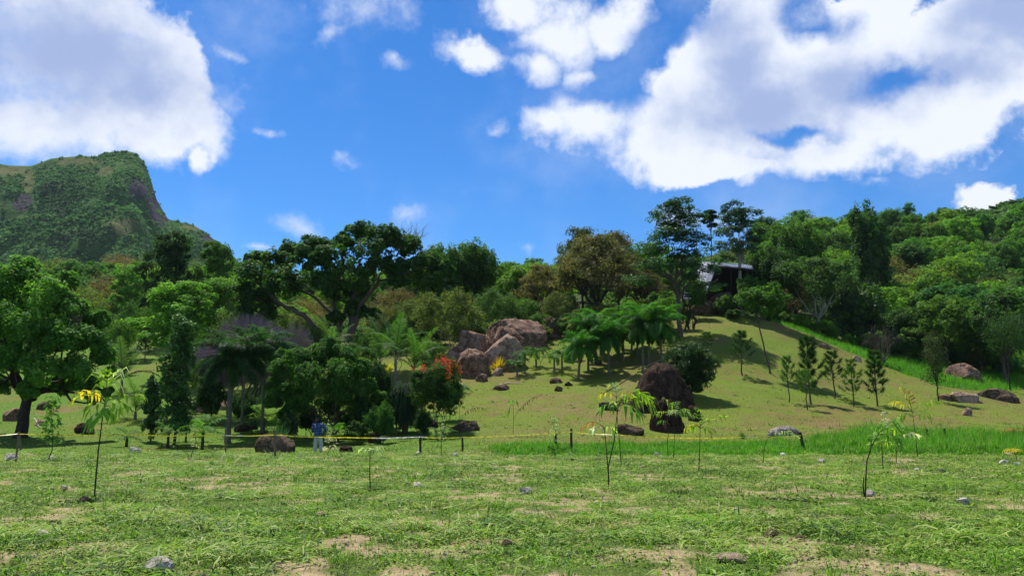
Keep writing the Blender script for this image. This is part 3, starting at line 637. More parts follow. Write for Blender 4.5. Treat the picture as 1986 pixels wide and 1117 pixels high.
def palm(name, label, cat, base, h, fronds, meshes, rg, stem_r=.1, mat=None, color=(.04, .1, .02), group=None, lean=(0, 0), scale=1.0, rows=None, part='frond', tilt=.25, sheath=None, stem=True):
    e = tag(empty(name, base), label, cat, group)
    pts = [(lean[0] * t**1.5, lean[1] * t**1.5, -.2 + (h + .2) * t) for t in np.linspace(0, 1, 8)]
    if stem: link('stem', stem_mesh(pts, [stem_r * (1.25 if i == 0 else 1 - .3 * i / 7) for i in range(8)], mat or PALMT), e)
    a0 = rg.uniform(0, 6.28)
    for i in range(fronds):
        f = i / max(1, fronds - 1); me = meshes[min(len(meshes) - 1, int(f * len(meshes)))]
        link(part, me, e, (lean[0], lean[1], h - .02 - .12 * f * h * 0), (rg.uniform(-.15, .15), -rg.uniform(-tilt, tilt) * .5, a0 + i * 2.4 + rg.uniform(-.3, .3)), [scale * rg.uniform(.88, 1.1)] * 3, color=jit(color, .22))
    if sheath: 
        link('crownshaft', stem_mesh([(lean[0], lean[1], h - sheath), (lean[0], lean[1], h - sheath * .5), (lean[0], lean[1], h + .1)], [stem_r * .85, stem_r * 1.1, stem_r * .5], GREENST), e)
    return e
GM = [LEAF, GREENST]
FOX = [frond_mesh('plumed_frond', 3.0, 1.35, 1.5, 40, .62, .042, GM, 'plume', .4, .03, 1), frond_mesh('plumed_frond', 3.1, 1.05, 1.8, 40, .62, .042, GM, 'plume', .5, .03, 2), frond_mesh('plumed_frond', 3.0, .55, 1.9, 40, .60, .042, GM, 'plume', .6, .03, 3)]
FOXD = frond_mesh('plumed_frond', 2.4, -.05, 1.35, 32, .55, .06, GM, 'plume', .6, .03, 33)
COCO = [frond_mesh('feather_frond', 3.4, 1.45, .7, 34, .75, .06, GM, 'flat', .15, .035, 4, fwd=1.0), frond_mesh('feather_frond', 3.4, 1.2, 1.3, 34, .75, .06, GM, 'flat', .4, .035, 5, fwd=.9), frond_mesh('feather_frond', 3.2, .8, 1.6, 32, .7, .06, GM, 'flat', .6, .035, 6)]
MANILA = [frond_mesh('drooping_frond', 1.6, 1.1, 1.9, 22, .48, .06, GM, 'flat', .8, .03, 7), frond_mesh('drooping_frond', 1.7, .8, 2.3, 22, .48, .06, GM, 'flat', .9, .03, 8)]
YOUNG = [frond_mesh('young_frond', 1.0, 1.25, 1.3, 10, .34, .045, GM, 'flat', .5, .012, 9, .55, .3), frond_mesh('young_frond', 1.05, .9, 1.6, 10, .36, .045, GM, 'flat', .7, .012, 10, .5, .3), frond_mesh('young_frond', .95, .5, 1.2, 9, .34, .045, GM, 'flat', .8, .012, 11, .5, .3)]
def palms():
    rg = np.random.default_rng(8)
    n = 0
    where = ['first grove palm from the left, beside the young palms', 'slim palm second from the left in the grove', 'palm near the back of the grove with a lit crown', 'bright crowned palm at the front left of the grove', 'straight palm in the middle of the grove', 'palm just behind the middle of the grove', 'tallest bright palm of the grove', 'pale stemmed palm of the grove above the dark boulder', 'thick stemmed palm right of the pale one in the grove', 'rearmost palm of the grove beside the tall forked tree', 'rightmost palm of the grove, close to the feathery tree']
    for i, (px, bpy_, top) in enumerate([(1122, 735, 625), (1141, 722, 600), (1155, 703, 598), (1181, 725, 600), (1208, 700, 596), (1165, 690, 600), (1236, 690, 590), (1247, 722, 598), (1260, 710, 592), (1225, 680, 600), (1285, 715, 590)]):
        b = hit(px, bpy_); h = mpx(bpy_ - top, b.y) - 1.6 + rg.uniform(-.7, .6); c = [(.065, .20, .022), (.045, .14, .02)][i % 2]
        palm('feather_palm', where[i], 'palm', b, h - .45, 22, FOX + [FOXD, FOXD], rg, .13, PALMT, jit(c), 'grove of plume-leaved palms on the hillside', (rg.uniform(-.3, .3), 0), rg.uniform(.86, 1.08), sheath=.9)
    for i, (px, bpy_, top, s, lb) in enumerate([(1003, 730, 690, .85, 'smallest drooping young palm at the lower left of the row'), (1018, 725, 670, 1.1, 'bushy young palm beside the tan boulder'), (1040, 712, 665, 1.05, 'young palm behind the bushy one near the tan boulder'), (1075, 722, 680, 1.0, 'young palm with an arching dry-edged frond'), (1090, 715, 672, 1.0, 'young palm close to the palm grove'), (1105, 700, 665, .95, 'young palm tucked behind the others by the grove')]):
        b = hit(px, bpy_); palm('young_palm', lb, 'palm', b, mpx(bpy_ - top, b.y) * .62, 9, MANILA, rg, .11, PALMT, jit((.045, .12, .018)), 'young drooping palms below the boulder pile', scale=s)
    # dark palms at the left
    for (px, d, top, s, lb) in [(441, 52, 690, .98, 'dark dense palm with a thick grey stem left of the round tree'), (507, 55, 676, 1.0, 'dark slim palm leaning into the round tree'), (468, 58, 668, .9, 'dark palm crown behind the thick grey stemmed one')]:
        b = gp(px, d); zt = at(px, top, d).z; palm('shade_palm', lb, 'palm', b, zt - b.z - .35, 26, FOX + [FOXD], rg, .2 if px == 441 else .11, PALMT, (.034, .088, .028), 'dark palms left of the round tree', scale=s * 1.02)
    # coconut-like young palms
    for (px, d, bp, s, nf, col, lb) in [(800, 57, 715, 1.0, 9, (.055, .12, .025), 'young coconut palm with upright fronds between spreading tree and orange flowering shrub'), (765, 62, 690, 1.1, 8, (.05, .11, .03), 'coconut palm with pale midribs left of the upright one'), (735, 66, 690, 1.1, 8, (.045, .10, .03), 'coconut palm just right of the thick trunks'), (640, 72, 690, 1.2, 8, (.07, .13, .03), 'light green palm glimpsed between the trunks of the spreading tree'), (235, 80, 735, 1.3, 8, (.055, .10, .03), 'loose palm on the green slope behind the leafy tree'), (262, 62, 800, .9, 7, (.06, .12, .03), 'low coconut palm right of the leafy tree'), (905, 92, 640, .8, 8, (.02, .055, .02), 'small dark palm at the left of the boulder pile')]:
        b = gp(px, d); z = at(px, bp, d).z; palm('coconut_palm', lb, 'palm', b, max(.4, z - b.z), nf, COCO, rg, .14, PALMT, col, scale=s)
palms()
# ---------------------------------------------------------------- pines
def pine_proto(seed, Ht=4.0, W=1.8, z0=1.0, n=11, dens=1.0):
    rg = np.random.default_rng(seed); t = Q(); f = Q()
    t.tube(bent((0, 0, -.2), (rg.uniform(-.1, .1), 0, Ht * .97), rg, 7, 0, .012), np.linspace(.065, .015, 7), 6)
    ends = []
    for i in range(n):
        z = z0 + (Ht - z0) * (i / (n - 1))**.85 * .93 + rg.uniform(-.1, .1); L = (W / 2) * (1 - .65 * i / (n - 1)) * rg.uniform(.45, 1.3)
        for k in range(3):
            if rg.random() < .15: continue
            a = i * 1.1 + k * 2.09 + rg.uniform(-.4, .4); e = np.array([math.cos(a) * L, math.sin(a) * L, z + L * .75]); p = bent((0, 0, z), e, rg, 4, .12)
            t.tube(p, [.025, .02, .014, .008], 3, cap=False); ends.append(p)
    ends.append(np.array([[0, 0, Ht * .85], [0, 0, Ht * .92], [0, 0, Ht * .97], [0, 0, Ht]]))
    V = []; 
    for p in ends:
        m = int(95 * dens); s = rg.uniform(.5, 1.0, m) * (len(p) - 1); P = np.stack([np.interp(s, range(len(p)), p[:, a]) for a in range(3)], 1)
        ax = unit(p[-1] - p[0] + 1e-6); dr = unit(rg.normal(size=(m, 3)) * .8 + ax * .9 + [0, 0, .25]); l = rg.uniform(.18, .32, m)[:, None]; w = unit(np.cross(dr, rg.normal(size=(m, 3)))) * .016
        V.append(np.stack([P - w, P + w, P + dr * l + w * .3, P + dr * l - w * .3], 1))
    V = np.concatenate(V); f.quads(V, np.clip(rg.normal(.5, .18, len(V)), 0, 1))
    return (f.mesh('needles', [NEEDLE]), t.mesh('pine_trunk', [BARK], True), W, Ht)
def pines():
    pr = [pine_proto(1), pine_proto(2, n=9, z0=1.5), pine_proto(3, W=1.5, z0=.9, n=12, dens=1.25), pine_proto(4, n=8, z0=1.7, dens=1.1)]
    for (px, bp, top, w, k, c, lb) in [(1440, 728, 645, 42, 1, 'd', 'young pine standing alone beside the tall thin tree'), (1372, 690, 645, 30, 3, 'd', 'small pine just above the dark bush'), (1530, 780, 695, 32, 1, 'g', 'thin light green pine left of the tallest pine'), (1573, 783, 656, 46, 2, 'd', 'tallest and fullest young pine of the row'), (1566, 795, 720, 34, 3, 'g', 'short bright round-topped pine in front of the tallest pine'), (1618, 773, 685, 44, 1, 'd', 'dark pine right of the tallest one'), (1656, 788, 702, 40, 0, 'g', 'forked open pine between two darker pines'), (1702, 787, 684, 38, 2, 'd', 'dense dark columnar pine at the right of the row'), (1330, 640, 590, 22, 2, 'd', 'slim pine below the shed'), (1765, 706, 682, 16, 3, 'd', 'tiny lollipop-shaped pine on the bright grass')]:
        b = hit(px, bp); col = (.032, .082, .018) if c == 'd' else (.07, .16, .022)
        plant(pr[k], 'pine_sapling', lb, 'pine', b, mpx(bp - top, b.y), mpx(w, b.y) * 1.1, col, 'young pines on the mown mound')
    for (px, d, bp, top, w) in [(280, 105, 715, 650, 26), (222, 98, 710, 628, 26), (240, 100, 700, 640, 24)]:
        b = gp(px, d); plant(pr[2], 'pine_sapling', ['dark pine on the bright slope seen left of the columnar tree', 'pine close to the edge of the leafy tree crown', 'olive pine between two others on the left slope'][[280, 222, 240].index(px)], 'pine', b, mpx(bp - top, d), mpx(w, d), (.03, .065, .02), 'pines on the left slope')
pines()
# ---------------------------------------------------------------- other single trees
def singles():
    rg = np.random.default_rng(31)
    # two tall feathery trees by the shed
    def tiered(seed, W, Ht, z0, n, r, leaf, bark, tr, base, size=.15, upw=1.5): return proto('tiered', seed, 'tiers', n, W, Ht, z0, r, 15, 30, size, tr, leaf, bark, asp=.5, upw=upw, base=base, flat=.4, n_main=5, subr=.5)
    d = 98; b = hit(1318, 655); h = at(1318, 395, b.y).z - b.z
    pr = tiered(61, 9.0, 16, 6.2, 22, 1.9, GLOSSY, BARK, .26, 5.2); plant(pr, 'feathery_tree', 'tall blue-green tree with flat leaf layers and clustered trunks left of the shed', 'tree', b, h, mpx(180, b.y), (.036, .10, .032), rz=.5)
    b = gp(1440, 101); h = at(1440, 402, b.y).z - b.z
    pr = tiered(62, 8.5, 12.8, 7.0, 15, 1.7, GLOSSY, PALE, .26, 6.6); plant(pr, 'feathery_tree', 'tall pale-trunked tree with airy flat leaf layers right of the shed front', 'tree', b, h, mpx(135, b.y), (.035, .095, .034), rz=1.9)
    b = gp(1385, 112); pr = tiered(63, 3, 13, 11.4, 5, .9, GLOSSY, BARK, .1, 10.5); plant(pr, 'feathery_tree', 'single leaf tuft on a thin stem rising between the two tall trees', 'tree', b, at(1385, 412, 112).z - b.z, mpx(42, 112), (.03, .085, .028), rz=1)
    # tall thin sapling on the mound and its small crown
    b = hit(1495, 725); pr = proto('thin', 64, 'round', 9, 3.6, 8, 4.9, 1.0, 11, 24, .12, .065, LEAF, BARK, base=4.6, lean=(-.75, 0), n_main=4)
    plant(pr, 'slender_tree', 'thin curved tree with a small light crown in the middle of the mound', 'tree', b, mpx(725 - 545, b.y), mpx(95, b.y), (.05, .13, .02), rz=0)
    # pale forked tree beyond the mound
    b = gp(1590, 107); b.z = at(1590, 650, 107).z; pr = proto('forked', 65, 'round', 16, 11, 11, 4.2, 1.7, 14, 30, .17, .2, LEAF, PALE, base=2.4, n_main=6, upw=.9, subr=.5)
    plant(pr, 'forked_tree', 'pale forked tree with a wide rounded crown just beyond the mound crest', 'tree', b, mpx(650 - 490, 107), mpx(185, 107), (.05, .11, .030), rz=2)
    b = gp(1660, 112); pr = proto('white', 66, 'round', 18, 9, 10, 1.8, 1.8, 15, 28, .21, .25, GLOSSY, DARKB, upw=.9, asp=.75)
    plant(pr, 'broadleaf_tree', 'dark tree with large pale-lit leaves right of the forked tree', 'tree', b, mpx(150, 112), mpx(115, 112), (.05, .105, .032), rz=1)
    # olive-brown open trees at the crest
    po = proto('acacia', 67, 'umbrella', 24, 10, 8.5, 3.2, 1.6, 12, 26, .14, .24, LEAF, DARKB, base=2.0, n_main=7, subr=.6, flat=.5)
    for (px, dd, top, w, col, lb, rz) in [(1160, 100, 452, 190, (.12, .115, .05), 'wide olive-brown thorny tree with a dark trunk above the palm grove', .4), (1200, 108, 448, 110, (.13, .11, .05), 'brown-tinged tree behind the wide olive one', 2.2), (1050, 104, 512, 110, (.14, .125, .05), 'low pale brown tree above the boulder pile', 1.4), (1130, 112, 440, 120, (.09, .11, .045), 'taller sparse grey-green tree with a ragged top behind the palm grove', 3.0), (1245, 106, 520, 110, (.10, .09, .04), 'dry brown tree left of the feathery tree', 5)]:
        b = gp(px, dd); plant(po, 'thorn_tree', lb, 'tree', b, at(px, top, dd).z - b.z, mpx(w, dd), col, rz=rz)
    # yellow-olive loose tree behind the boulders' left
    pl = proto('loose', 68, 'round', 18, 9, 7, 1.6, 1.3, 13, 26, .13, .12, LEAF, PALE, base=.8, stems=3, subr=.55)
    for (px, dd, top, w, col, lb) in [(870, 88, 562, 150, (.10, .135, .035), 'loose yellow-green tree with many thin stems left of the boulders'), (820, 96, 575, 110, (.09, .13, .03), 'yellowish tree behind the coconut palms'), (960, 96, 560, 100, (.06, .12, .03), 'leafy green tree right behind the rounded boulder'), (740, 92, 590, 90, (.13, .14, .045), 'pale olive bush-like tree behind the thick trunks'), (560, 96, 600, 110, (.085, .11, .035), 'olive scrub tree behind the bare purple bush')]:
        b = gp(px, dd); plant(pl, 'scrub_tree', lb, 'tree', b, at(px, top, dd).z - b.z, mpx(w, dd), col)
    for (px, dd, top, w, col, lb) in [(215, 92, 610, 90, (.06, .14, .02), 'green tree on the slope just right of the leafy tree crown'), (260, 108, 585, 90, (.05, .12, .02), 'mid green tree half hidden above the bright left slope'), (455, 82, 590, 110, (.08, .13, .04), 'olive green tree behind the bare purple bush'), (520, 88, 585, 90, (.065, .12, .03), 'green scrub tree below the left arm of the spreading tree'), (610, 80, 625, 80, (.07, .12, .03), 'low olive tree between the leaning limb and the round tree'), (375, 70, 640, 70, (.045, .11, .02), 'dark green tree right of the slender waxy-leaved tree'), (770, 80, 610, 80, (.07, .13, .03), 'leafy scrub tree behind the coconut palms'), (700, 74, 648, 70, (.04, .10, .02), 'dark low tree right beside the thick trunks'), (835, 74, 655, 60, (.06, .13, .03), 'green scrub left of the boulder pile'), (1010, 100, 575, 100, (.065, .14, .03), 'green scrub tree above the widest slab'), (1085, 98, 565, 90, (.10, .13, .04), 'olive scrub tree right above the boulder pile')]:
        b = gp(px, dd); plant(pl, 'scrub_tree', lb, 'tree', b, at(px, top, dd).z - b.z, mpx(w, dd), col)
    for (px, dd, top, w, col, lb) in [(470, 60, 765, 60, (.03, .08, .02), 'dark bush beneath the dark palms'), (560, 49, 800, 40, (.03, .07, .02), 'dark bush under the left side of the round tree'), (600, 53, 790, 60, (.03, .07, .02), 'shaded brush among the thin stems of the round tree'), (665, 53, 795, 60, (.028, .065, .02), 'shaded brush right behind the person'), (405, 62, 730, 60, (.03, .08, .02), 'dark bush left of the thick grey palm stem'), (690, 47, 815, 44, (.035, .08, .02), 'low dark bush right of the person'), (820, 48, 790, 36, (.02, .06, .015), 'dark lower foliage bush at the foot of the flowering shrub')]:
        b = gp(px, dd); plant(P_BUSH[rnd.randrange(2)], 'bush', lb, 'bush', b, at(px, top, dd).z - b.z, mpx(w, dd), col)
    # columnar leafy tree on the left
    pc = proto('columnar', 69, 'column', 20, 3.2, 7, .9, .75, 13, 30, .085, .11, GLOSSY, DARKB, base=1.2, asp=.75, upw=.7)
    b = gp(338, 50); plant(pc, 'columnar_tree', 'slender dark waxy-leaved tree with open lower branches behind the tape at left', 'tree', b, at(338, 628, 50).z - b.z, mpx(92, 50), (.055, .135, .03), rz=0)
    b = gp(292, 52); pc2 = proto('column2', 70, 'column', 9, 1.8, 2.6, .5, .55, 12, 28, .085, .06, GLOSSY, DARKB, base=.4, asp=.75); plant(pc2, 'columnar_tree', 'short dark sapling left of the slender waxy-leaved tree', 'tree', b, at(292, 745, 52).z - b.z, mpx(50, 52), (.045, .11, .028))
    # bright layered tree above it
    pb = proto('layered', 71, 'tiers', 20, 11, 9, 3, 2.0, 15, 34, .17, .22, LEAF, DARKB, base=2.6, upw=1.2, flat=.5)
    for (px, dd, top, w, col, lb) in [(345, 86, 555, 210, (.11, .25, .03), 'bright green layered tree above the slender waxy-leaved tree'), (420, 92, 548, 140, (.11, .23, .035), 'bright tree with a rounded top left of the spreading tree'), (320, 125, 462, 140, (.030, .075, .02), 'tall dark flat-topped tree against the foot of the mountain'), (410, 128, 478, 110, (.065, .15, .022), 'mid green tree right of the dark flat-topped one')]:
        b = gp(px, dd); plant(pb, 'layered_tree', lb, 'tree', b, at(px, top, dd).z - b.z, mpx(w, dd), col)
    b = gp(1692, 128); plant(P_TALL[0], 'vine_tree', 'tall dark vine-draped tree standing like a column in the right-hand woods', 'tree', b, at(1690, 418, 128).z - b.z, mpx(75, 128), (.032, .085, .02)); b = gp(1716, 131); plant(P_TALL[0], 'vine_tree', 'dark narrow tree against the right side of the vine-draped column', 'tree', b, at(1716, 440, 131).z - b.z, mpx(60, 131), (.038, .10, .022))
    # dome tree on the skyline
    pd = proto('dome', 72, 'round', 20, 9, 8, 2.2, 1.8, 16, 34, .17, .25, LEAF, DARKB, base=2, upw=1.0)
    for (px, dd, top, w, col, lb) in [(912, 118, 463, 125, (.055, .13, .018), 'rounded bright-topped tree on the skyline right of the spreading tree'), (850, 122, 472, 110, (.05, .12, .02), 'rounded tree joined to the right end of the spreading crown'), (1545, 125, 420, 130, (.055, .13, .02), 'bright rounded tree on the skyline right of the shed'), (1500, 112, 470, 110, (.04, .10, .02), 'green tree directly right of the shed')]:
        b = gp(px, dd); plant(pd, 'dome_tree', lb, 'tree', b, at(px, top, dd).z - b.z, mpx(w, dd), col)
    # right: flat-crowned and drooping trees in the valley
    for (px, dd, top, w, col, lb, pr) in [(1840, 99, 568, 150, (.075, .155, .025), 'light green flat-crowned tree behind the pink boulder', P_FEATHER[0]), (1760, 103, 590, 110, (.035, .085, .022), 'dark rounded tree left of the flat-crowned one', P_ROUND[0]), (1950, 93, 560, 120, (.045, .11, .022), 'tall leafy tree at the right edge above the bright grass', P_ROUND[2]), (1905, 97, 610, 100, (.06, .13, .025), 'drooping light tree right of the pink boulder', P_FEATHER[1])]:
        b = gp(px, dd); plant(pr, 'valley_tree', lb, 'tree', b, at(px, top, dd).z - b.z, mpx(w, dd), col)
    b = hit(1960, 757); pt = proto('airy', 73, 'round', 12, 6, 8, 3.2, 1.2, 10, 22, .10, .11, LEAF, DARKB, base=2.8, subr=.65)
    plant(pt, 'airy_tree', 'thin-trunked airy tree standing on the bright grass at the far right', 'tree', b, mpx(757 - 600, b.y), mpx(90, b.y), (.04, .09, .025))
    b = hit(1820, 780); pt = proto('airy2', 74, 'column', 12, 3.2, 6, 2.0, .8, 9, 18, .08, .08, NEEDLE, DARKB, base=1.8, subr=.7)
    plant(pt, 'airy_tree', 'sparse feathery sapling beside the worn rocky patch', 'tree', b, mpx(780 - 655, b.y), mpx(60, b.y), (.05, .075, .025))
    # dark bush behind the big boulder
    pk = proto('mango', 75, 'round', 16, 3.4, 4, .3, .85, 16, 40, .09, .1, GLOSSY, DARKB, base=.4, asp=.4)
    b = hit(1340, 762); b = gp(1341, 62); plant(pk, 'dark_bush', 'dense dark green rounded bush behind the large dark boulder', 'bush', b, at(1341, 662, 62).z - b.z, mpx(104, 62), (.026, .068, .018))
    # flowering shrub
    pf = proto('flame', 76, 'round', 15, 4, 4.6, .9, .9, 15, 40, .075, .09, LEAF, DARKB, base=.5, stems=3, flat=.7)
    b = gp(850, 50); e = plant(pf, 'flowering_shrub', 'bushy green shrub topped with orange-red flowers beside the brown slope', 'shrub', b, at(850, 692, 50).z - b.z, mpx(112, 50), (.038, .095, .018), rz=0)
    fl = leafmat('orange_petal', .3, .6, .1, own=(.62, .10, .035), vary=.5); q = Q()
    for k in range(20):
        a = rg.uniform(0, 6.28); r = rg.uniform(.3, 2.0); c = np.array([math.cos(a) * r, math.sin(a) * r, 4.5 - r * .45 + rg.uniform(-.3, .2)])
        L = c + rg.normal(0, .13, (26, 3)); q.quads(leaf_quads(L, rg.normal(size=(26, 3)) + [0, -.4, 1], .05, .7, rg), rg.uniform(.2, .9, 26))
    link('blossom', q.mesh('blossom', [fl]), e)
    # small bushes and undergrowth at the edge of the lawn
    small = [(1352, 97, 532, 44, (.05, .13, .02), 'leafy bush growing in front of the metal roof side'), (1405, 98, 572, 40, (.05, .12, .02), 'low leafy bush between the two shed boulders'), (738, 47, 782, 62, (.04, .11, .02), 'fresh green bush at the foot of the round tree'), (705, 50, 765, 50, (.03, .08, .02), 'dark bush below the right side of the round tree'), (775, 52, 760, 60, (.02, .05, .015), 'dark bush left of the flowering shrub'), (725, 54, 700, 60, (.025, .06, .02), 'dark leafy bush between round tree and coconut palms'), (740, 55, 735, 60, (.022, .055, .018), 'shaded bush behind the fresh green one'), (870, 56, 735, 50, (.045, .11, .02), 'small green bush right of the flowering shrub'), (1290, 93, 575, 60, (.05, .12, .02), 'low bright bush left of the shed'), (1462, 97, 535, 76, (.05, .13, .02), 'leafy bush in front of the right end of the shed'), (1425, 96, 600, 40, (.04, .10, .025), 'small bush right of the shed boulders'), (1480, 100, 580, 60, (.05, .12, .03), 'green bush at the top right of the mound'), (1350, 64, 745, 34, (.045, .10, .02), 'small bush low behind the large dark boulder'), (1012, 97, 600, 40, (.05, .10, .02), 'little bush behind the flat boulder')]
    for (px, dd, top, w, col, lb) in small:
        b = gp(px, dd); plant(P_BUSH[rnd.randrange(2)], 'bush', lb, 'bush', b, max(.8, at(px, top, dd).z - b.z), mpx(w, dd), col)
    for i in range(46):
        px = rnd.uniform(1500, 2080); e0 = np.interp(px, [1480, 1560, 1700, 1850, 2000, 2100], [105, 106, 104, 99, 97, 97]); b = gp(px, e0 + rnd.uniform(-1.5, 3.5)); h = rnd.uniform(1.4, 3.4)
        c = rnd.choice(['mid', 'bright', 'blue', 'mid']); w = {'mid': 'mid green', 'bright': 'bright green', 'blue': 'blue-green'}[c] + (' tall' if h > 2.4 else ' low'); pl_ = 'just past the mound crest' if px < 1600 else 'below the vine-draped tree' if px < 1740 else 'left of the pink boulder' if px < 1860 else 'at the far right edge'
        plant(P_BUSH[i % 2], 'undergrowth_bush', f'{w} bush at the foot of the woods {pl_}', 'bush', b, h, h * rnd.uniform(1.1, 1.6), jit(GREENS[c], .2), f'{w} bushes {pl_}')
    for i in range(52):
        px = rnd.uniform(-60, 1290); e0 = np.interp(px, [-60, 200, 420, 520, 700, 900, 1060, 1290], [112, 138, 138, 108, 94, 93, 92, 98]); b = gp(px, e0 + rnd.uniform(-1, 5)); h = rnd.uniform(1.6, 3.6)
        c = rnd.choice(['mid', 'olive', 'blue', 'dark', 'olive']); w = {'mid': 'mid green', 'olive': 'olive', 'blue': 'blue-green', 'dark': 'dark green'}[c] + (' tall' if h > 2.6 else ' low'); pl_ = 'behind the leafy tree at the left' if px < 220 else 'behind the bright layered trees' if px < 450 else 'behind the spreading tree' if px < 780 else 'behind the boulder pile' if px < 1060 else 'above the palm grove'
        plant(P_BUSH[i % 2], 'undergrowth_bush', f'{w} bush {pl_}', 'bush', b, h, h * rnd.uniform(1.1, 1.7), jit(GREENS[c], .2), f'{w} undergrowth bushes {pl_}')
    # bare twiggy bushes
    def twiggy(name, lb, b, W, Ht, n, mat, seed, r=.012, arch=True):
        g = np.random.default_rng(seed); q = Q(); t = Q()
        for k in range(7):
            a = g.uniform(0, 6.28); t.tube(bent((0, 0, -.2), (math.cos(a) * W * .2, math.sin(a) * W * .2, Ht * .6), g, 5, 0), np.linspace(.09, .04, 5), 5)
        for k in range(n):
            a = g.uniform(0, 6.28); rr = math.sqrt(g.random()); x, y = math.cos(a) * rr * W / 2, math.sin(a) * rr * W / 2; z = Ht * (1 - .45 * rr**2) * g.uniform(.72, 1.0)
            s = np.array([x * .45, y * .45, z * .62]); en = np.array([x, y, z]); m = (s + en) / 2 + [0, 0, .12 * Ht]; P = np.array([s, m, en, en + [x * .06, y * .06, -.1 * Ht]]); w = unit(g.normal(size=3)) * r
            q.quads(np.array([[P[i] - w, P[i] + w, P[i + 1] + w, P[i + 1] - w] for i in range(3)]), g.uniform(.2, .9))
        e = tag(empty(name, b), lb, 'bush'); link('stem', t.mesh('twig_stem', [BARK], True), e); link('twigs', q.mesh('twigs', [mat]), e)
    TW = plain('purple_twig', (.20, .15, .175), .9, .1, 0, .3); TG = plain('grey_twig', (.26, .22, .18), .9, .1, 0, .3)
    b = gp(478, 66); twiggy('bare_bush', 'leafless purple-grey bush with arching twigs behind the dark palms', b, mpx(225, 66), at(478, 604, 66).z - b.z, 5200, TW, 4, .011)
    b = gp(570, 76); twiggy('bare_bush', 'brownish leafless bush left of the trunks of the spreading tree', b, mpx(90, 76), at(570, 618, 76).z - b.z, 1500, TG, 5, .011)
    b = hit(1712, 708); twiggy('bare_bush', 'small leafless grey tree at the edge of the bright grass', b, mpx(80, b.y), mpx(85, b.y), 110, plain('dark_twig', (.09, .07, .06), .9, .1, 0, .3), 6, .02)
    b = gp(800, 128); twiggy('bare_bush', 'thin dead tree top poking above the skyline', b, 3, 8, 60, TG, 7, .03)
    # strappy screw-pine like plant
    q = Q(); g = np.random.default_rng(12)
    for k in range(420):
        a = g.uniform(0, 6.28); s = np.array([math.cos(a) * .35, math.sin(a) * .35, g.uniform(1.0, 3.0)]); L = g.uniform(1.0, 1.7); o = np.array([math.cos(a), math.sin(a), 0]); w = np.array([-math.sin(a), math.cos(a), 0]) * .03
        P = [s, s + o * L * .32 + [0, 0, L * .3], s + o * L * .58 + [0, 0, -.05 * L], s + o * L * .66 + [0, 0, -.6 * L]]
        q.quads(np.array([[P[i] - w, P[i] + w, P[i + 1] + w * .8, P[i + 1] - w * .8] for i in range(3)]), g.uniform(.2, .8))
    b = gp(785, 51.5); e = tag(empty('strap_leaf_plant', b), 'dark tall plant with hanging strap leaves left of the flowering shrub', 'plant'); link('foliage', q.mesh('strap_leaves', [LEAF]), e, color=(.014, .04, .018), scale=(1, 1, .98)); link('stem', stem_mesh([(0, 0, -.2), (0, 0, 1.5), (0, 0, 3.1)], [.2, .18, .1], BARK), e)
    # agave-like spiky bushes
    q = Q()
    for k in range(150):
        a = g.uniform(0, 6.28); el = g.uniform(.25, 1.45); L = g.uniform(.8, 1.25); dr = np.array([math.cos(a) * math.cos(el), math.sin(a) * math.cos(el), math.sin(el)]); w = np.array([-math.sin(a), math.cos(a), 0]) * .035
        q.quads(np.array([[-w, w, dr * L * .6 + w * .9, dr * L * .6 - w * .9], [dr * L * .6 - w * .9, dr * L * .6 + w * .9, dr * L + w * .05, dr * L - w * .05]]), g.uniform(.2, .8))
    spiky = q.mesh('spiky_leaves', [LEAF])
    for (px, dd, s, c, lb) in [(540, 47, 1.25, (.02, .055, .028), 'dark spiky agave-like plant left of the person'), (512, 50, .8, (.02, .04, .015), 'smaller dark spiky plant near the slim palm'), (1440, 45.5, .35, (.05, .12, .02), 'tuft of coarse grass right of the dark rock stump')]:
        tag(link('spiky_plant', spiky, None, gp(px, dd), (0, 0, rnd.uniform(0, 6)), (s,) * 3, c), lb, 'plant')
    # yellow crotons
    for (px, py, s, c, lb) in [(933, 727, .85, (.35, .36, .03), 'leftmost small yellow-green plant below the boulders'), (948, 727, .75, (.34, .36, .03), 'middle small yellow-green plant below the boulders'), (967, 720, 1.2, (.50, .36, .02), 'largest golden yellow plant beside the sloping boulder'), (752, 728, .5, (.45, .42, .04), 'yellow flower tuft above the dark strap-leaf plant')]:
        b = hit(px, py) if px != 752 else gp(752, 50); 
        if px == 752: b.z = at(752, 722, 50).z; q2 = 1
        tag(link('yellow_plant', spiky, None, b, (0, 0, rnd.uniform(0, 6)), (s * .8, s * .8, s * 1.1), c), lb, 'plant')
singles()
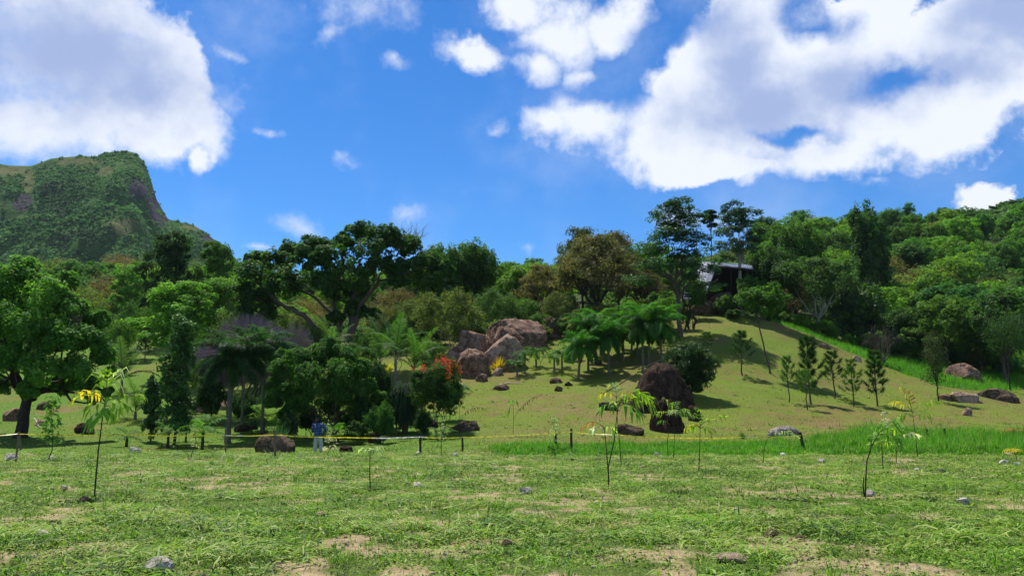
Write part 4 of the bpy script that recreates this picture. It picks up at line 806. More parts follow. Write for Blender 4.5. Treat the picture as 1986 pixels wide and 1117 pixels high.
def forest():
    kinds = [('mid', P_ROUND, 'mid green bushy tree'), ('bright', P_FEATHER, 'bright feathery tree'), ('dark', P_ROUND, 'dark green dense tree'), ('olive', P_OPEN, 'sparse olive tree'), ('mid', P_TALL, 'narrow upright tree'), ('blue', P_FEATHER, 'layered blue-green tree'), ('brown', P_OPEN, 'dry brownish tree'), ('bright', P_ROUND, 'bright green rounded tree')]
    done = []
    def far_ok(p, r):
        for q in done:
            if (q[0] - p.x)**2 + (q[1] - p.y)**2 < r * r: return False
        return True
    def sow(n, x0, x1, e, dmax, r, place, grp, wts, hh):
        k = 0; tries = 0
        while k < n and tries < n * 60:
            tries += 1; px = rnd.uniform(x0, x1); dn = np.interp(px, e[0], e[1]); d = dn + (dmax - dn) * rnd.random()**1.15; p = gp(px, d)
            if not far_ok(p, r): continue
            if 1260 < px < 1480 and d < 119: continue
            done.append((p.x, p.y)); k += 1
            c, prs, lb = rnd.choices(kinds, wts)[0]; pr = rnd.choice(prs); h = rnd.uniform(*hh)
            side = ('nearest the shed' if px < 1620 else 'above the vine-draped tree' if px < 1760 else 'above the pink boulder' if px < 1900 else 'by the far hill') if px > 1500 else 'by the shed roof' if px > 1260 else 'above the palm grove' if px > 1060 else 'above the boulder pile' if px > 850 else 'behind the spreading tree' if px > 480 else 'by the layered trees' if px > 230 else 'above the leafy tree'
            plant(pr, 'forest_tree', f'{lb} ' + ('low down' if d < 140 else 'halfway up' if d < 190 else 'high up') + f' {place}, {side}', 'tree', p, h, h * rnd.uniform(.85, 1.15) * pr[2] / pr[3], jit(GREENS[c], .18), f'{grp}: {lb}s ' + ('low down' if d < 140 else 'halfway up' if d < 190 else 'high up') + ' ' + side)
    sow(115, 1470, 2060, ([1470, 1560, 1700, 1850, 2000, 2120], [118, 112, 109, 106, 104, 102]), 272, 6.9, 'on the wooded right hillside', 'right hillside', [5, 5, 3, 2, 2, 3, 1, 3], (8, 12))
    sow(75, -90, 480, ([-130, 0, 200, 420, 480], [118, 116, 146, 140, 125]), 270, 7.2, 'in the left woods', 'woods below the mountain', [5, 3, 4, 2, 1, 2, 1, 3], (8, 12))
    sow(92, 480, 1260, ([480, 560, 700, 900, 1060, 1260], [122, 112, 106, 104, 108, 112]), 255, 6.3, 'in the central woods', 'woods behind the boulders', [5, 6, 2, 2, 1, 3, 1.5, 4], (6, 8.5))
    sow(14, 1240, 1500, ([1240, 1500], [121, 118]), 200, 6.2, 'behind the shed', 'trees behind the shed', [5, 4, 3, 1, 1, 3, 0, 3], (7, 10))
forest()
def understory():
    rg = np.random.default_rng(77); n = 5200; px = rg.uniform(-150, 2150, n); y = rg.uniform(95, 268, n); x = (px - CX) / FPX * 1.012 * y
    k = (wood_mask(x, y) > .6) & (wild_mask(x, y) < .3) & ~((px > 1300) & (px < 1490) & (y < 117)); x, y = x[k], y[k]; m = len(x); P = np.stack([x, y, H(x, y)], 1); s = rg.uniform(.7, 1.7, m); L = 12
    u = unit(rg.normal(size=(m, L, 3))); u[..., 2] = np.abs(u[..., 2]); c = P[:, None] + u * s[:, None, None] * [1, 1, 1.1] * rg.uniform(.5, 1, (m, L, 1))
    q = Q(); q.quads(leaf_quads(c.reshape(-1, 3), (u + rg.normal(0, .4, u.shape) + [0, 0, .4]).reshape(-1, 3), np.repeat(s * .30, L), .6, rg), np.clip(np.repeat(fbm(x / 8, y / 8, 0, 2, 5), L) + rg.normal(0, .2, m * L), 0, 1))
    tag(link('woodland_undergrowth', q.mesh('woodland_undergrowth', [leafmat('undergrowth_leaf', own=(.05, .125, .02))])), 'low tangled undergrowth covering the ground between the forest trees', kind='stuff')
understory()
# ---------------------------------------------------------------- rocks
def rock_mesh(name, seed, dims, mat, sub=4, rough=.24, cuts=9, squash=0.0, fine=.07):
    bm = bmesh.new(); bmesh.ops.create_icosphere(bm, subdivisions=sub, radius=1.0)
    me = bpy.data.meshes.new(name); bm.to_mesh(me); bm.free()
    n = len(me.vertices); v = np.zeros(n * 3, np.float32); me.vertices.foreach_get('co', v); v = v.reshape(-1, 3).astype(float)
    rg = np.random.default_rng(seed)
    for _ in range(cuts):
        u = unit(rg.normal(size=3)); c = rg.uniform(.50, .82); dd = v @ u; ex = np.clip(dd - c, 0, None); v -= u * ex[:, None] * .95
    s = seed * 7.7; rough *= .8
    v *= (1 + (fbm(v[:, 0] * 1.3 + s, v[:, 1] * 1.3, v[:, 2] * 1.3, 4, seed) - .5)[:, None] * rough * 2)
    rd = 1 - np.abs(fbm(v[:, 0] * 2.4 + s, v[:, 1] * 2.4, v[:, 2] * 3.2, 4, seed + 5) - .5) * 2
    v *= (1 + (fbm(v[:, 0] * 5 + s, v[:, 1] * 5, v[:, 2] * 5, 4, seed + 9, .6) - .5)[:, None] * fine * 1.7 - (np.clip(rd - .86, 0, 1) * .45)[:, None])
    v[:, 2] = np.where(v[:, 2] < -.45, -.45 + (v[:, 2] + .45) * .25, v[:, 2])
    mn, mx = v.min(0), v.max(0); v = (v - (mn + mx) / 2) / (mx - mn); v[:, 2] += .5; v *= np.array(dims)
    me.vertices.foreach_set('co', v.ravel().astype(np.float32)); me.polygons.foreach_set('use_smooth', np.full(len(me.polygons), sub >= 4))
    me.materials.append(mat); me.update(); return me
def boulder(x0, x1, y0, y1, d, seed, mat, label, name='boulder', deep=.8, sub=5, rot=0, bury=.3, rz=0, pin=False, **kw):
    sub = 5 if x1 - x0 > 45 else 4
    cx = (x0 + x1) / 2
    if d > 42 and not pin:
        g_ = hit(cx, y1 - .12 * (y1 - y0)); d = g_.y - .3 * mpx(x1 - x0, g_.y) * deep if abs(g_.y - d) < 12 else d
    w = mpx(x1 - x0, d); h = mpx(y1 - y0, d); b = at(cx, y1, d); 
    if d > 42 and not pin: b.z = min(b.z, h1(b.x, b.y) + .02)
    me = rock_mesh(name, seed, (w, w * deep, h * (1 + bury)), mat, sub, **kw)
    o = link(name, me, None, (b.x, b.y + w * deep * .3, b.z - h * bury), (0, R(rot), rz)); return tag(o, label, 'boulder' if w > .8 else 'rock')
STONEG = rockmat('grey_slab', (.20, .18, .15), (.32, .29, .25), (.28, .24, .18), 2, .03, .1, .3)
def rocks():
    B = boulder
    B(885, 946, 638, 690, 80, 1, ROCKP, 'large rounded upright boulder with layered grooves, leftmost of the upper pile', deep=.9, bury=.6, pin=True, rough=.14, cuts=12)
    B(932, 1058, 611, 668, 88, 2, ROCKP, 'widest slab-like boulder at the top of the pile', deep=.7, rough=.18, cuts=9, rot=7, bury=.6, pin=True)
    B(955, 1022, 630, 668, 83.5, 3, ROCKP, 'low wedge boulder under the widest slab', deep=.5, rot=-4, bury=.8, pin=True)
    B(946, 1028, 648, 694, 78.5, 4, ROCKT, 'sunlit tan boulder leaning right beside the young palms', deep=.7, rot=-20, rough=.16, bury=.5, pin=True)
    B(902, 972, 668, 732, 76.5, 5, ROCKP, 'big sloping boulder above the yellow plants', deep=.9, rot=-24, rough=.14, bury=.4)
    B(838, 932, 666, 718, 79, 6, ROCKP, 'low wide boulder behind the orange flowers', deep=.7, rot=14, bury=.3)
    B(927, 956, 648, 668, 81.5, 7, ROCKB, 'small dark rock wedged between the rounded boulder and the slab', deep=.8)
    B(940, 968, 660, 684, 79.5, 8, ROCKP, 'small pink rock above the sloping boulder', deep=.9)
    B(1035, 1090, 608, 640, 93, 9, ROCKB, 'dark brown rock heap at the right end of the pile', deep=.7, rough=.3, bury=.8, pin=True)
    B(922, 946, 724, 741, 72, 10, ROCKP, 'small rock under the yellow plants', deep=.9)
    B(952, 976, 712, 729, 74, 11, ROCKT, 'small flat rock right of the yellow plants', deep=.8)
    B(964, 984, 686, 708, 76, 12, ROCKP, 'small rock between tan and sloping boulders', deep=.9)
    B(885, 912, 743, 757, 66, 13, ROCKT, 'small pale rock left below the pile', deep=.8)
    B(1229, 1358, 702, 806, 55.5, 14, ROCKD, 'huge dark crusted boulder between the tape and the palm grove', deep=.85, sub=5, rough=.2, cuts=2, fine=.06, bury=.6)
    B(1264, 1334, 770, 846, 47.5, 15, ROCKD, 'dark shaggy rock stump in front of the huge dark boulder', deep=.8, sub=5, rough=.2, cuts=3, fine=.14, bury=.5)
    B(1335, 1364, 786, 818, 50, 16, ROCKD, 'small dark rock at the right foot of the huge boulder', deep=.8)
    B(490, 534, 842, 878, 39.5, 17, ROCKB, 'brown rounded boulder behind the tape', deep=.9, rough=.12, bury=.5)
    B(522, 568, 841, 878, 40.6, 18, ROCKB, 'darker rounded boulder touching the brown one behind the tape', deep=.9, rough=.12, bury=.5)
    B(650, 684, 864, 880, 38.8, 19, ROCKD, 'low dark rock right of the person', deep=.7, bury=.6)
    B(1494, 1556, 826, 846, 47.5, 20, STONEG, 'low pale grey rock slab at the edge of the tall grass', deep=.9, rough=.08, cuts=2, bury=.3)
    B(1840, 1911, 703, 740, 88, 21, ROCKP, 'pink peaked boulder on the bright grass slope', deep=.7, rough=.2, cuts=6)
    B(1590, 1613, 666, 677, 92, 22, ROCKB, 'oblong rock on the crest of the mound', deep=.8)
    B(1651, 1672, 689, 702, 86, 23, ROCKT, 'pale rock on the right shoulder of the mound', deep=.8)
    B(1340, 1394, 557, 597, 99, 24, ROCKB, 'left brown boulder in front of the shed', deep=.8, rough=.16)
    B(1376, 1432, 552, 599, 100, 25, ROCKB, 'right dark brown boulder in front of the shed', deep=.8, rough=.14)
    B(1328, 1348, 580, 597, 97, 26, ROCKB, 'small rock left of the shed boulders', deep=.8, rough=.3)
    B(1205, 1234, 763, 783, 56, 27, ROCKT, 'pale rock at the left foot of the huge dark boulder', deep=.8)
    B(1162, 1200, 778, 796, 52, 28, ROCKB, 'low brown rock left of the pale one', deep=.7, rough=.3)
    B(1195, 1250, 822, 846, 47, 29, ROCKB, 'brown earthy mound in front of the huge dark boulder', deep=.8, rough=.25, bury=.4)
    B(1066, 1092, 731, 745, 62, 30, ROCKB, 'brown rock at the edge of the palm shadows', deep=.8)
    B(1094, 1112, 739, 749, 61, 31, ROCKD, 'small dark rock below the palm grove', deep=.8)
    B(1154, 1168, 697, 707, 72, 32, ROCKD, 'round dark rock among the palm stems', deep=.8)
    B(1073, 1092, 748, 759, 59, 33, ROCKD, 'small dark tussock-like rock on the brown slope', deep=.8)
    B(956, 988, 744, 756, 63, 34, ROCKB, 'flat brown rock on the slope with bleached sticks', deep=.8)
    B(868, 930, 816, 838, 47, 35, ROCKB, 'rough brown earth mound around the staked palm', deep=.7, rough=.35, bury=.3)
    B(812, 850, 812, 832, 49, 36, ROCKD, 'dark rock under the flowering shrub', deep=.8)
    B(788, 815, 806, 826, 50, 37, ROCKB, 'reddish brown rock left of the dark one under the shrub', deep=.8, rough=.3)
    B(712, 740, 838, 862, 44, 38, ROCKD, 'dark rounded rock right of the bushy tree stems', deep=.8, bury=.3)
    B(66, 100, 776, 794, 66, 39, ROCKB, 'brown rock on the worn slope behind the leafy tree', deep=.8)
    B(136, 182, 820, 842, 55, 40, ROCKD, 'dark low boulder right of the leafy tree trunk', deep=.8)
    B(0, 34, 790, 820, 60, 41, ROCKP, 'pinkish rock pile at the left edge', deep=.8, rough=.35)
    B(62, 84, 812, 826, 56, 42, ROCKT, 'light brown rock behind the leafy sapling', deep=.8, rough=.3)
    B(352, 402, 782, 800, 64, 43, ROCKP, 'flat pink rock behind the slender waxy-leaved tree', deep=.7)
    B(408, 440, 776, 796, 65, 44, ROCKT, 'pale rock left of the thick grey palm stem', deep=.8)
    B(474, 496, 775, 790, 65, 45, ROCKP, 'pink rock right of the thick grey palm stem', deep=.8)
    B(450, 485, 822, 838, 55, 46, ROCKD, 'row of dark stones right of the thick grey palm stem', deep=.6, rough=.35)
    B(478, 500, 815, 834, 54, 47, ROCKD, 'dark stone beside the spiky plant', deep=.8, rough=.35)
    B(1845, 1905, 758, 778, 74, 48, ROCKT, 'flat worn rock slab in the bare patch', deep=.6, rough=.2)
    B(1868, 1888, 790, 808, 66, 49, ROCKT, 'rounded tan rock below the bare patch', deep=.8)
    B(1905, 1990, 752, 780, 76, 50, ROCKB, 'dark brown eroded bank at the far right', deep=.6, rough=.3)
    B(1820, 1850, 764, 776, 72, 51, ROCKP, 'small pink rock left of the worn slab', deep=.8)
    B(1488, 1496, 612, 624, 98, 52, ROCKD, 'dark stump-like rock near the top of the mound', deep=.8)
    # stones in the mown foreground
    st = [rock_mesh('stone', 100 + k, (1, .8, .6), STONE, 3, .2, 6) for k in range(4)]; sd_ = [rock_mesh('stone', 110 + k, (1, .8, .5), STONED, 3, .25, 6) for k in range(2)]; sb = [rock_mesh('stone', 120 + k, (1, .8, .6), STONEB, 3, .25, 6) for k in range(3)]
    sT = [rock_mesh('stone', 130 + k, (1, .7, .35), STONET, 4, .2, 6) for k in range(2)]
    lst = [(257, 879, 24, 'p', 'mottled grey-white stone at the edge of the drop on the left'), (15, 893, 24, 'p', 'white-grey stone beside the leftmost stake'), (98, 891, 14, 'p', 'small pale stone at the foot of the leafy sapling'), (808, 946, 22, 'p', 'blocky cream stone right of the fan-leaf seedling'), (788, 944, 16, 'd', 'flat dark grey stone next to the blocky cream one'), (1020, 957, 24, 'p', 'rounded pale stone in the middle of the lawn'), (812, 881, 12, 'p', 'white stone at the foot of a dark stake'), (68, 1048, 38, 'p', 'long flat grey stone at lower left'), (100, 1022, 24, 'd', 'black charred lump above the flat grey stone'), (423, 967, 18, 'd', 'dark grey pebble left of centre'), (235, 1000, 16, 'p', 'pale chip near the leaning palm seedling'), (252, 1003, 10, 'd', 'small black chip beside the pale chip'), (234, 958, 14, 'd', 'dark chip right of the leaning palm seedling'), (160, 975, 26, 'b', 'brown soil clod at the foot of the leaning palm seedling'), (300, 1112, 54, 'p', 'large white stone at the bottom edge'), (195, 1112, 40, 't', 'tan stone near the ground edge left of the large white one'), (1425, 1094, 62, 't', 'broad flat tan stone at the lower right of centre'), (438, 1044, 18, 'b', 'reddish brown pebble below the dark grey pebble'), (982, 1022, 20, 'b', 'upper brown soil clod in the cut grass'), (982, 1062, 26, 'b', 'lower brown soil clod in the cut grass'), (1273, 884, 12, 'p', 'white stone left of the bent palm seedling'), (1245, 908, 16, 't', 'tan stone left of the yellow-green palm seedling'), (1595, 897, 14, 'p', 'small pale stone beyond the drooping seedling'), (1520, 884, 12, 'p', 'pale stone at the edge of the tall grass'), (1466, 894, 12, 't', 'tan stone at the foot of the drooping seedling'), (1873, 979, 22, 'p', 'crumpled pale stone at the right'), (1780, 913, 12, 'p', 'white pebble right of the seedling pair'), (1828, 918, 18, 'd', 'grey stone right of the white pebble'), (1950, 900, 18, 'p', 'pale stone at the foot of the small yellow seedling'), (1975, 904, 16, 'p', 'pale stone right of the small yellow seedling'), (1962, 884, 20, 't', 'tan stone behind the small yellow seedling'), (1110, 893, 9, 'd', 'small black stone below the middle stake'), (1106, 881, 8, 'p', 'small pink-white stone at the middle stake'), (882, 884, 12, 'p', 'pale stone right of the thin sapling'), (1690, 963, 22, 'p', 'grey-white crumpled scrap by the leaning seedling'), (620, 1000, 20, 't', 'half-buried tan stone left of centre'), (900, 938, 12, 'p', 'pale chip to the right of the blocky cream stone'), (1500, 1042, 26, 'b', 'dark clod among cut grass right of centre'), (1555, 1050, 18, 'b', 'small tan stone near the lower right'), (380, 1012, 14, 'b', 'pale brown chip in the lawn'), (120, 950, 16, 'p', 'pale flat chip left of the seedling'), (98, 952, 12, 'p', 'second pale chip left of the seedling'), (760, 1040, 12, 'p', 'small white chip below centre'), (1310, 992, 18, 'b', 'brown clod near the twig'), (1190, 1030, 12, 'b', 'small brown clod below the tallest central seedling')]
    for i, (px, py, w, k, lb) in enumerate(lst):
        b = hit(px, py); s = mpx(w, b.y); me = {'p': st, 'd': sd_, 'b': sb, 't': sT}[k]; me = me[i % len(me)]
        o = link('stone', me, None, (b.x, b.y + s * .3, b.z - s * .06 + .02), (rnd.uniform(-.15, .15), rnd.uniform(-.15, .15), rnd.uniform(-.5, .5)), (s, s, s * rnd.uniform(.75, 1.0))); tag(o, lb, 'stone')
    # gravel and crumbs nobody would count
    rg = np.random.default_rng(3); q = Q(); n = 5200; y = 7 + 30 * rg.random(n)**1.3; x = rg.uniform(-.85, .85, n) * (y + 2); k = rg.random(n) < (.15 + .85 * soil_mask(x, y)); x, y = x[k], y[k]; z = H(x, y); s = rg.uniform(.008, .035, len(x))
    c = np.stack([x, y, z], 1)
    def off(a, b_, c_): return c + np.stack([a * s, b_ * s, c_ * s], 1) + rg.normal(0, .15, (len(x), 3)) * s[:, None]
    p = [off(-1, -1, -.3), off(1, -1, -.3), off(1, 1, -.3), off(-1, 1, -.3)]; t = [off(-.6, -.6, .8), off(.6, -.6, .9), off(.6, .6, .7), off(-.6, .6, .8)]
    tn = rg.random(len(x)); q.quads(np.stack(t, 1), tn)
    for a in range(4): q.quads(np.stack([p[a], p[(a + 1) % 4], t[(a + 1) % 4], t[a]], 1), tn)
    m, T, out = newmat('crumbs'); T.l.new(bsdf(T, T.mix(T.attr('tone'), (.16, .11, .07, 1), (.46, .40, .30, 1)), .9, .1), out.inputs[0])
    tag(link('soil_crumbs', q.mesh('soil_crumbs', [m])), 'scattered soil crumbs and gravel between the cut grass', kind='stuff')
rocks()
# ---------------------------------------------------------------- grass
def grassmat(name, green, dark, dry, trans=.3):
    m, T, out = newmat(name); t = T.attr('tone'); g = T.mix(T.rng(t, 0, 1), C4(dark), C4(green)); c = T.mix(T.rng(t, 1.0, 2.0), g, C4(dry))
    p = bsdf(T, c, .55, .18); tr = T.node('ShaderNodeBsdfTranslucent'); T.put(tr.inputs[0], T.mix(1.0, c, (1.1, 1.25, .6, 1), 'MULTIPLY'))
    mx = T.node('ShaderNodeMixShader'); mx.inputs[0].default_value = trans; T.l.new(p, mx.inputs[1]); T.l.new(tr.outputs[0], mx.inputs[2]); T.l.new(mx.outputs[0], out.inputs[0]); return m
CUT = grassmat('cut_grass', (.21, .40, .032), (.020, .062, .008), (.37, .39, .12), .35); TALLG = grassmat('tall_grass', (.13, .36, .02), (.03, .12, .008), (.33, .36, .10), .45)
def blades(q, x, y, L, w, el, az, curve, tone, z=None, segs=2, lift=0.0):
    n = len(x); z = H(x, y) if z is None else z; p0 = np.stack([x, y, z + lift], 1); d = np.stack([np.cos(el) * np.cos(az), np.cos(el) * np.sin(az), np.sin(el)], 1)
    side = np.stack([-np.sin(az), np.cos(az), np.zeros(n)], 1); rl = np.random.default_rng(len(x)); side[:, 2] = rl.uniform(-.8, .8, n); side = unit(side) * (w / 2)[:, None]
    L = L[:, None]; p1 = p0 + d * L * .5; d2 = d.copy(); d2[:, 2] -= curve; d2[:, :2] *= 1.0; d2 = unit(d2); p2 = p1 + d2 * L * .5
    if segs == 2:
        q.quads(np.stack([p0 - side * .7, p0 + side * .7, p1 + side, p1 - side], 1), tone); q.quads(np.stack([p1 - side, p1 + side, p2 + side * .15, p2 - side * .15], 1), tone)
    else: q.quads(np.stack([p0 - side, p0 + side, p2 + side * .25, p2 - side * .25], 1), tone)
def grass():
    rg = np.random.default_rng(17); q = Q()
    def tone_at(x, y, n):
        a = fbm(x / 1.4, y / 1.4, 0, 3, 81); dryp = sstep(fbm(x / 1.1, y / 1.1, 0, 3, 83), .40, .62) * .34 + .20 + .25 * soil_mask(x, y)
        t = np.clip(-.15 + 1.25 * a + rg.normal(0, .34, n), 0, 1); dr = rg.random(n) < dryp; return np.where(dr, 1 + rg.uniform(.4, 1, n), t)
    def scatter(n, y0, y1, margin=.78):
        u = rg.random(n); y = np.sqrt(y0**2 + (y1**2 - y0**2) * u); x = rg.uniform(-1, 1, n) * (margin * y + 1.2); return x, y
    def clipping(n, y0, y1, l0, l1, w0, w1, segs, keep=1.0):
        x, y = scatter(n, y0, y1); dens = (1 - .68 * soil_mask(x, y)) * (.06 + 1.25 * sstep(fbm(x / .6, y / .6, 0, 3, 91), .40, .58)); k = (rg.random(n) < dens * keep) & ~((tall_mask(x, y) > .5)); x, y = x[k], y[k]; m = len(x)
        long_ = sstep(fbm(x / .9, y / .9, 0, 3, 95), .45, .62); L = (l0 + (l1 - l0) * rg.random(m)**2.2 * (.35 + 1.2 * long_)); w = rg.uniform(w0, w1, m); lift = rg.random(m)**1.5 * .10 * (.3 + long_)
        blades(q, x, y, L, w, rg.normal(.08, .28, m), rg.uniform(0, 6.283, m), rg.uniform(.1, .9, m), tone_at(x, y, m), None, segs, lift)
    clipping(130000, 6.8, 13, .03, .27, .008, .026, 2); clipping(120000, 13, 20, .05, .30, .010, .026, 1); clipping(170000, 20, 37.5, .06, .36, .016, .038, 1)
    # short standing stubble
    def stubble(n, y0, y1, l0, l1, w0, w1):
        x, y = scatter(n, y0, y1); k = (rg.random(n) < (1 - .6 * soil_mask(x, y))) & ~((tall_mask(x, y) > .5)); x, y = x[k], y[k]; m = len(x)
        blades(q, x, y, rg.uniform(l0, l1, m), rg.uniform(w0, w1, m), rg.uniform(.7, 1.5, m), rg.uniform(0, 6.28, m), rg.uniform(.2, 1, m), tone_at(x, y, m), None, 1)
    stubble(60000, 6.8, 13, .02, .08, .004, .008); stubble(60000, 13, 22, .03, .11, .007, .013); stubble(80000, 22, 37.5, .04, .13, .012, .022)
    # broad torn leaf pieces lying on top
    for n, y0, y1, s0, s1 in ((60000, 6.8, 14, .012, .036), (34000, 14, 24, .02, .05)):
        x, y = scatter(n, y0, y1); cl_ = sstep(fbm(x / .5, y / .5, 0, 3, 191), .40, .60); k = (rg.random(n) < (.12 + .9 * cl_) * (1 - .8 * soil_mask(x, y))) & ~(tall_mask(x, y) > .5); x, y = x[k], y[k]; m = len(x)
        c_ = np.stack([x, y, H(x, y) + rg.uniform(.01, .09, m)], 1); q.quads(leaf_quads(c_, rg.normal(0, .6, (m, 3)) + [0, 0, 1], rg.uniform(s0, s1, m), .45, rg), np.where(rg.random(m) < .16, 1.8, np.clip(rg.normal(.5, .42, m), 0, 1)))
    tag(link('cut_grass', q.mesh('cut_grass', [CUT])), 'freshly cut grass clippings and stubble covering the flat foreground', kind='stuff')
    # upright weeds and tufts
    q = Q()
    for k in range(230):
        y0 = 8 + 28 * rg.random()**1.2; x0 = rg.uniform(-.72, .72) * y0
        if float(tall_mask(np.array([x0]), np.array([y0]))[0]) > .3: continue
        m = rg.integers(14, 40); a = rg.uniform(0, 6.28, m); r = rg.random(m) * .10; s = rg.uniform(.5, 1.3)
        blades(q, x0 + np.cos(a) * r, y0 + np.sin(a) * r, rg.uniform(.08, .24, m) * s, np.full(m, .006 + y0 * .0004), rg.uniform(.7, 1.45, m), a, rg.uniform(.4, 1.6, m), np.clip(rg.normal(.55, .25, m), 0, 1))
    tag(link('weed_tufts', q.mesh('weed_tufts', [CUT])), 'small green weed tufts left standing in the cut grass', kind='stuff')
    # weeds and rough tufts over the hill lawn
    q = Q()
    for k in range(520):
        y0 = 40 + 62 * rg.random()**1.1; x0 = rg.uniform(-.66, .66) * y0; X0, Y0 = np.array([x0]), np.array([y0])
        if tall_mask(X0, Y0)[0] > .3 or wood_mask(X0, Y0)[0] > .5: continue
        m = rg.integers(10, 26); a = rg.uniform(0, 6.28, m); r = rg.random(m) * rg.uniform(.1, .45); s = rg.uniform(.7, 1.6)
        blades(q, x0 + np.cos(a) * r, y0 + np.sin(a) * r, rg.uniform(.10, .26, m) * s, np.full(m, .05), rg.uniform(.5, 1.4, m), a, rg.uniform(.4, 1.6, m), np.where(rg.random(m) < .25, 1.6, np.clip(rg.normal(.3, .25, m), 0, 1)), None, 1)
    tag(link('hill_weeds', q.mesh('hill_weeds', [TALLG if False else CUT])), 'rough weed tufts dotted over the hillside lawn', kind='stuff')
    # tall bright grass strip
    q = Q(); n = 170000; px = rg.uniform(930, 2250, n); y = rg.uniform(34.3, 52, n); x = (px - CX) / FPX * 1.012 * y; k = rg.random(n) < tall_mask(x, y); x, y = x[k], y[k]; m = len(x)
    p = pxof(x, y); hgt = (.26 + .25 * sstep(p, 1500, 1650)) * (.15 + 1.7 * fbm(x / 1.1, y / 1.1, 0, 3, 97)**1.3) * sstep(y, 34.2, 36) + .08
    blades(q, x, y, hgt * rg.uniform(.6, 1.35, m), rg.uniform(.016, .032, m), rg.normal(1.2, .22, m), rg.uniform(0, 6.28, m), rg.uniform(.1, 1.3, m), np.where(rg.random(m) < .13, 1.7, np.clip(.2 + .8 * fbm(x / .8, y / .8, 0, 3, 98) + rg.normal(0, .22, m), 0, 1)))
    tag(link('tall_grass', q.mesh('tall_grass', [TALLG])), 'strip of tall bright green uncut grass along the edge of the mown ground', kind='stuff')
    # uncut grass beyond the mound
    q = Q(); n = 120000; px = rg.uniform(1460, 2200, n); y = rg.uniform(80, 124, n); x = (px - CX) / FPX * 1.012 * y; k = rg.random(n) < wild_mask(x, y); x, y = x[k], y[k]; m = len(x)
    blades(q, x, y, rg.uniform(.3, .75, m), rg.uniform(.04, .08, m), rg.normal(1.2, .25, m), rg.uniform(0, 6.28, m), rg.uniform(.1, 1.3, m), np.clip(.2 + .8 * fbm(x / 2, y / 2, 0, 3, 99) + rg.normal(0, .2, m), 0, 1), None, 1)
    tag(link('wild_grass', q.mesh('wild_grass', [TALLG])), 'bright green long grass in the dip beyond the mound', kind='stuff')
    # thin turf of the hill
    q = Q(); n = 220000; y = 37 + 70 * rg.random(n)**1.15; x = rg.uniform(-.75, .75, n) * y; dens = .25 + .75 * sstep(fbm(x / 1.6, y / 1.6, 0, 4, 101, .6), .42, .58); k = (rg.random(n) < dens) & (tall_mask(x, y) < .4) & (wild_mask(x, y) < .4) & (wood_mask(x, y) < .5); x, y = x[k], y[k]; m = len(x)
    lf = 1 - sstep(pxof(x, y), 500, 900) 
    blades(q, x, y, rg.uniform(.03, .11, m), rg.uniform(.025, .06, m), rg.uniform(.3, 1.3, m), rg.uniform(0, 6.28, m), rg.uniform(.2, 1, m), np.where(rg.random(m) < .24 - .12 * lf, 1.3 + .5 * rg.random(m), np.clip(rg.normal(.45, .2, m), 0, 1)), None, 1)
    tag(link('hill_turf', q.mesh('hill_turf', [grassmat('turf', (.15, .20, .03), (.07, .105, .015), (.20, .15, .06), .15)])), 'thin short turf on the brown hillside', kind='stuff')
grass()
